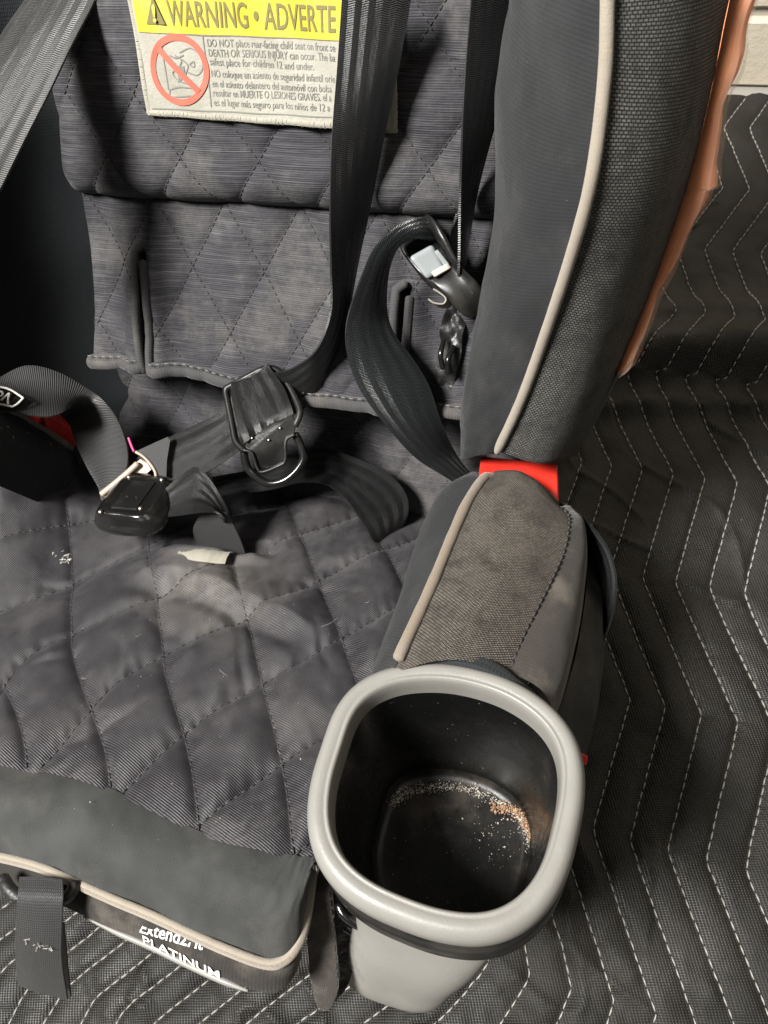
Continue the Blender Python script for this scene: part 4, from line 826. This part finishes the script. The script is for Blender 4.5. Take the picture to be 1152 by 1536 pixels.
plate('buckle_panel', [plane(x, y, bn, bn @ q0 - .0012) for x, y in ((166, 761), (204, 764), (234, 722), (198, 720))], -bn, .0020, MT['blackp'], bk, .0006)
for x, y, d in ((194, 716, .4305), (243, 720, .4265), (211, 763, .4075), (151, 768, .4125)):
    tube('screw', [plane(x, y, bn, bn @ q0 + .001), plane(x, y, bn, bn @ q0 - .0006)], .0016, MT['steel'], bk, 12)
tube('buckle_seam', spline([depL(x, y, d) for x, y, d in ((142, 783, .4235), (152, 792, .4215), (177, 798, .4185), (203, 800, .417), (229, 797, .416), (247, 784, .4205))], 50), .0006, MT['blackp'], bk, 6)
# crotch strap
rows = [(243, 738, .424, 234, 776, .418), (268, 716, .418, 258, 774, .414), (293, 700, .416, 282, 771, .411), (314, 718, .420, 306, 768, .411), (334, 750, .424, 325, 769, .412), (348, 782, .428, 338, 779, .416)]
rib('crotch_strap', rows, MT['strap_lap'], label='folded black crotch strap beside the buckle', dl=LAP, n=60, camber=.003)
rows = [(340, 768, .421, 300, 772, .424), (352, 790, .426, 290, 792, .430), (362, 812, .434, 294, 812, .438), (370, 834, .444, 300, 832, .448), (374, 848, .458, 304, 848, .462)]
rib('crotch_strap', rows, MT['strap_adj'], label='dark lower end of the crotch strap entering the cushion slot', dl=LAP, n=40)
sl = espline([pan(x, y, c) for x, y, c in ((262, 824, -.3120), (275, 823, -.3105), (300, 827, -.3100), (325, 830, -.3105), (345, 831, -.3115), (378, 828, -.314), (392, 828, -.317))], 50)
G = np.stack([sl + (0, -.006, -.003), sl + (0, -.003, -.0008), sl + (0, .002, -.0002), sl + (0, .006, -.003)], 1)
lin = gridm('slot_lining', wrinkle(G[3:33], .0012, 3, 8), MT['cream'], seat); tag(lin, 'cream lining showing in the crotch strap slot')
# chest clip hanging on the loop
ax0, ax1 = np.array([628, 352.]), np.array([722, 462.])
def cd(x, y): return .398 + ((x - 628) * .5 + (y - 352) * .5) * .00010
C_ = lambda pts, dz=0: [dep(x, y, cd(x, y) + dz) for x, y in pts]
O_ = [(600, 370, .409), (612, 352, .410), (633, 327, .408), (645, 323, .396), (667, 350, .394), (690, 396, .397), (717, 425, .402), (732, 454, .406), (726, 467, .408), (701, 476, .408), (671, 451, .407), (644, 430, .406), (617, 398, .407)]
I_ = [(611, 374, .410), (622, 362, .411), (638, 348, .409), (645, 344, .399), (656, 362, .398), (670, 385, .399), (677, 394, .400), (677, 401, .401), (672, 405, .4015), (662, 411, .402), (650, 417, .403), (639, 409, .404), (625, 394, .407)]
def cring(P, dz, k=1.0): q = np.array(P); m_ = q[:, :2].mean(0); return spline([dep(*(m_ + (p[:2] - m_) * k), p[2] + dz) for p in q], 130, True)
Gc = np.stack([cring(O_, .020, .97), cring(O_, .006, 1.0), cring(O_, .0025, .995), cring(O_, .0006, .975), (cring(O_, -.0012, .95) * .6 + cring(I_, 0, 1.0) * .4), cring(I_, .0004, 1.03), cring(I_, .002, 1.0), cring(I_, .016, .97)], 0)
clip = gridm('chest_clip', Gc, MT['blackp'], seat, cv=True); tag(clip, 'black plastic chest clip hanging open on the strap loop')
rbox('latch', [dep(x, y, cd(x, y) + dz) for dz in (.012, -.001) for x, y in ((613, 386), (649, 366), (667, 402), (641, 420))], MT['lgrey'], clip, .3, 5)
rbox('latch', [dep(x, y, cd(x, y) + dz) for dz in (.010, -.0015) for x, y in ((651, 377), (657, 374), (676, 398), (669, 404))], MT['lgrey'], clip, .3, 5)
rbox('latch_bar', [dep(x, y, cd(x, y) + dz) for dz in (.008, -.003) for x, y in ((646, 408), (672, 394), (678, 402), (652, 417))], MT['dust'], clip, .4, 5)
ribbon('spring', C_(((650, 433), (660, 440), (668, 448), (664, 455), (650, 454), (642, 449))), [p + np.array([.001, .006, -.004]) for p in C_(((652, 431), (662, 437), (671, 446), (667, 456), (652, 456), (640, 447)))], MT['cream'], clip, n=30, m=5, th=.0008)
# crinkled black strap end below the clip
rows = [(672, 455, .432, 698, 470, .434), (662, 490, .438, 696, 500, .434), (658, 530, .446, 688, 545, .440), (650, 570, .452, 676, 585, .450)]
se = rib('strap_end', rows, MT['vinyl'], 'glossy creased black strap end under the chest clip', n=50, wob=.004)
for a, b_2 in (((666, 510), (664, 552)), ((680, 520), (672, 560))): tube('wire_clip', spline([dep(*a, .434), dep((a[0] + b_2[0]) / 2 - 4, (a[1] + b_2[1]) / 2, .432), dep(*b_2, .436)], 20), .0016, MT['gloss'], se, 8)
# padding roll in the corner under the wing
tube('corner_roll', spline([back(x, y, .412) for x, y in ((640, 588), (670, 600), (705, 612))], 30), .010, MT['hem'], seat, 12, wob=.1)
# outer belt beside the armrest
rows = [(838, 752, .440, 815, 790, .47), (858, 764, .428, 850, 810, .46), (886, 788, .422, 866, 840, .455), (912, 824, .420, 872, 880, .450), (924, 870, .422, 870, 930, .452), (918, 925, .430, 860, 985, .458), (895, 985, .442, 850, 1040, .468), (868, 1050, .46, 845, 1090, .48)]
rib('outer_belt', rows, MT['strap_loop'], 'black belt looping outside the armrest', n=80, m=17, camber=.004)
rbox('release_button', [dep(x, y, d) for d in (.375, .365) for x, y in ((862, 1146), (880, 1148), (882, 1134), (862, 1124))], MT['redd'], seat, .3, 4)
# front adjuster strap hanging from the front band
rows = [(30, 1316, .350, 94, 1320, .348), (28, 1345, .344, 95, 1348, .342), (25, 1385, .345, 93, 1390, .343), (24, 1430, .352, 93, 1440, .350), (28, 1475, .362, 102, 1497, .360)]
ad = rib('adjuster_strap', rows, MT['strap_adj'], 'black adjuster strap hanging from the front of the seat', n=60, camber=.001)
rows = [(36, 1478, .372, 107, 1495, .370), (40, 1430, .366, 100, 1432, .362), (44, 1380, .362, 96, 1385, .356)]
rib('adjuster_strap_back', rows, MT['strap_adj'], n=30)
frz = []
for i in range(26): x = rng.uniform(38, 78); frz.append(dep(x, 1411 + (x - 38) * .28 + rng.normal(0, 3), .3455))
for i in range(16): tube('frayed_thread', spline([frz[i], frz[i] + rng.normal(0, .0007, 3), frz[i] + rng.normal(0, .0011, 3)], 8), .00016, MT['stitch'], ad, 4)
tube('adjuster_housing', spline([dep(x, y, d) for x, y, d in ((4, 1318, .356), (14, 1334, .352), (30, 1346, .350), (60, 1352, .350), (95, 1348, .349), (108, 1338, .350), (112, 1326, .352))], 40), .0030, MT['vinyl'], seat, 8)
# lint and crumbs on cushion and blanket
lint = []
for i in range(14):
    p = pan(92 + rng.normal(0, 3), 829 + rng.normal(0, 4), 0); a_, b_2 = pan(92 + rng.normal(0, 5), 829 + rng.normal(0, 5), -.318)[:2]; z = pan_c(np.array(a_), np.array(b_2)) + .001
    P = np.array([a_, b_2, z]); tube('lint', spline([P, P + rng.normal(0, .0010, 3) * (1, 1, .4), P + rng.normal(0, .0014, 3) * (1, 1, .4)], 7), .00014, MT['white'], pc, 4)
def crumbs_on(name, n_, xr, yr, size, mat, label, pxs=None):
    pts = []
    for i in range(n_):
        a_, b_2 = pan(rng.uniform(*xr), rng.uniform(*yr), -.32)[:2]; pts.append(np.array([a_, b_2, float(pan_c(np.array(a_), np.array(b_2))) + .0003]))
    return tag(specks(name, pts, size, mat, None), label, 'crumbs', kind='stuff')
crumbs_on('crumb_specks', 60, (100, 560), (860, 1230), .00028, MT['dust'], 'tiny pale specks on the quilted seat cushion')
pts = []
for i in range(70): x, y = rng.uniform(0, 130), rng.uniform(640, 735); p = side(x, y, AL + .0105); pts.append(p)
tag(specks('crumb_specks', pts, .0004, MT['dust'], None), 'tiny pale specks on the black side of the far armrest', 'crumbs', kind='stuff')

# stray hairs and fibres caught on the fabric
for x, y, dx, dy in ((482, 944, 26, -18), (548, 905, 6, -3), (262, 760, 4, 3), (330, 1010, 12, 8), (205, 960, 9, -4), (415, 1120, 7, 5), (120, 1010, 8, 4)):
    a0, b0 = pan(x, y, -.321)[:2]; a1, b1 = pan(x + dx, y + dy, -.321)[:2]; am, bm_ = (a0 + a1) / 2 + .001, (b0 + b1) / 2 - .0012
    tube('hair', spline([(u, v, float(pan_c(np.array(u), np.array(v))) + h_) for u, v, h_ in ((a0, b0, .0005), (am, bm_, .0015), (a1, b1, .0005))], 14), .00011, MT['stitch'], pc, 5)
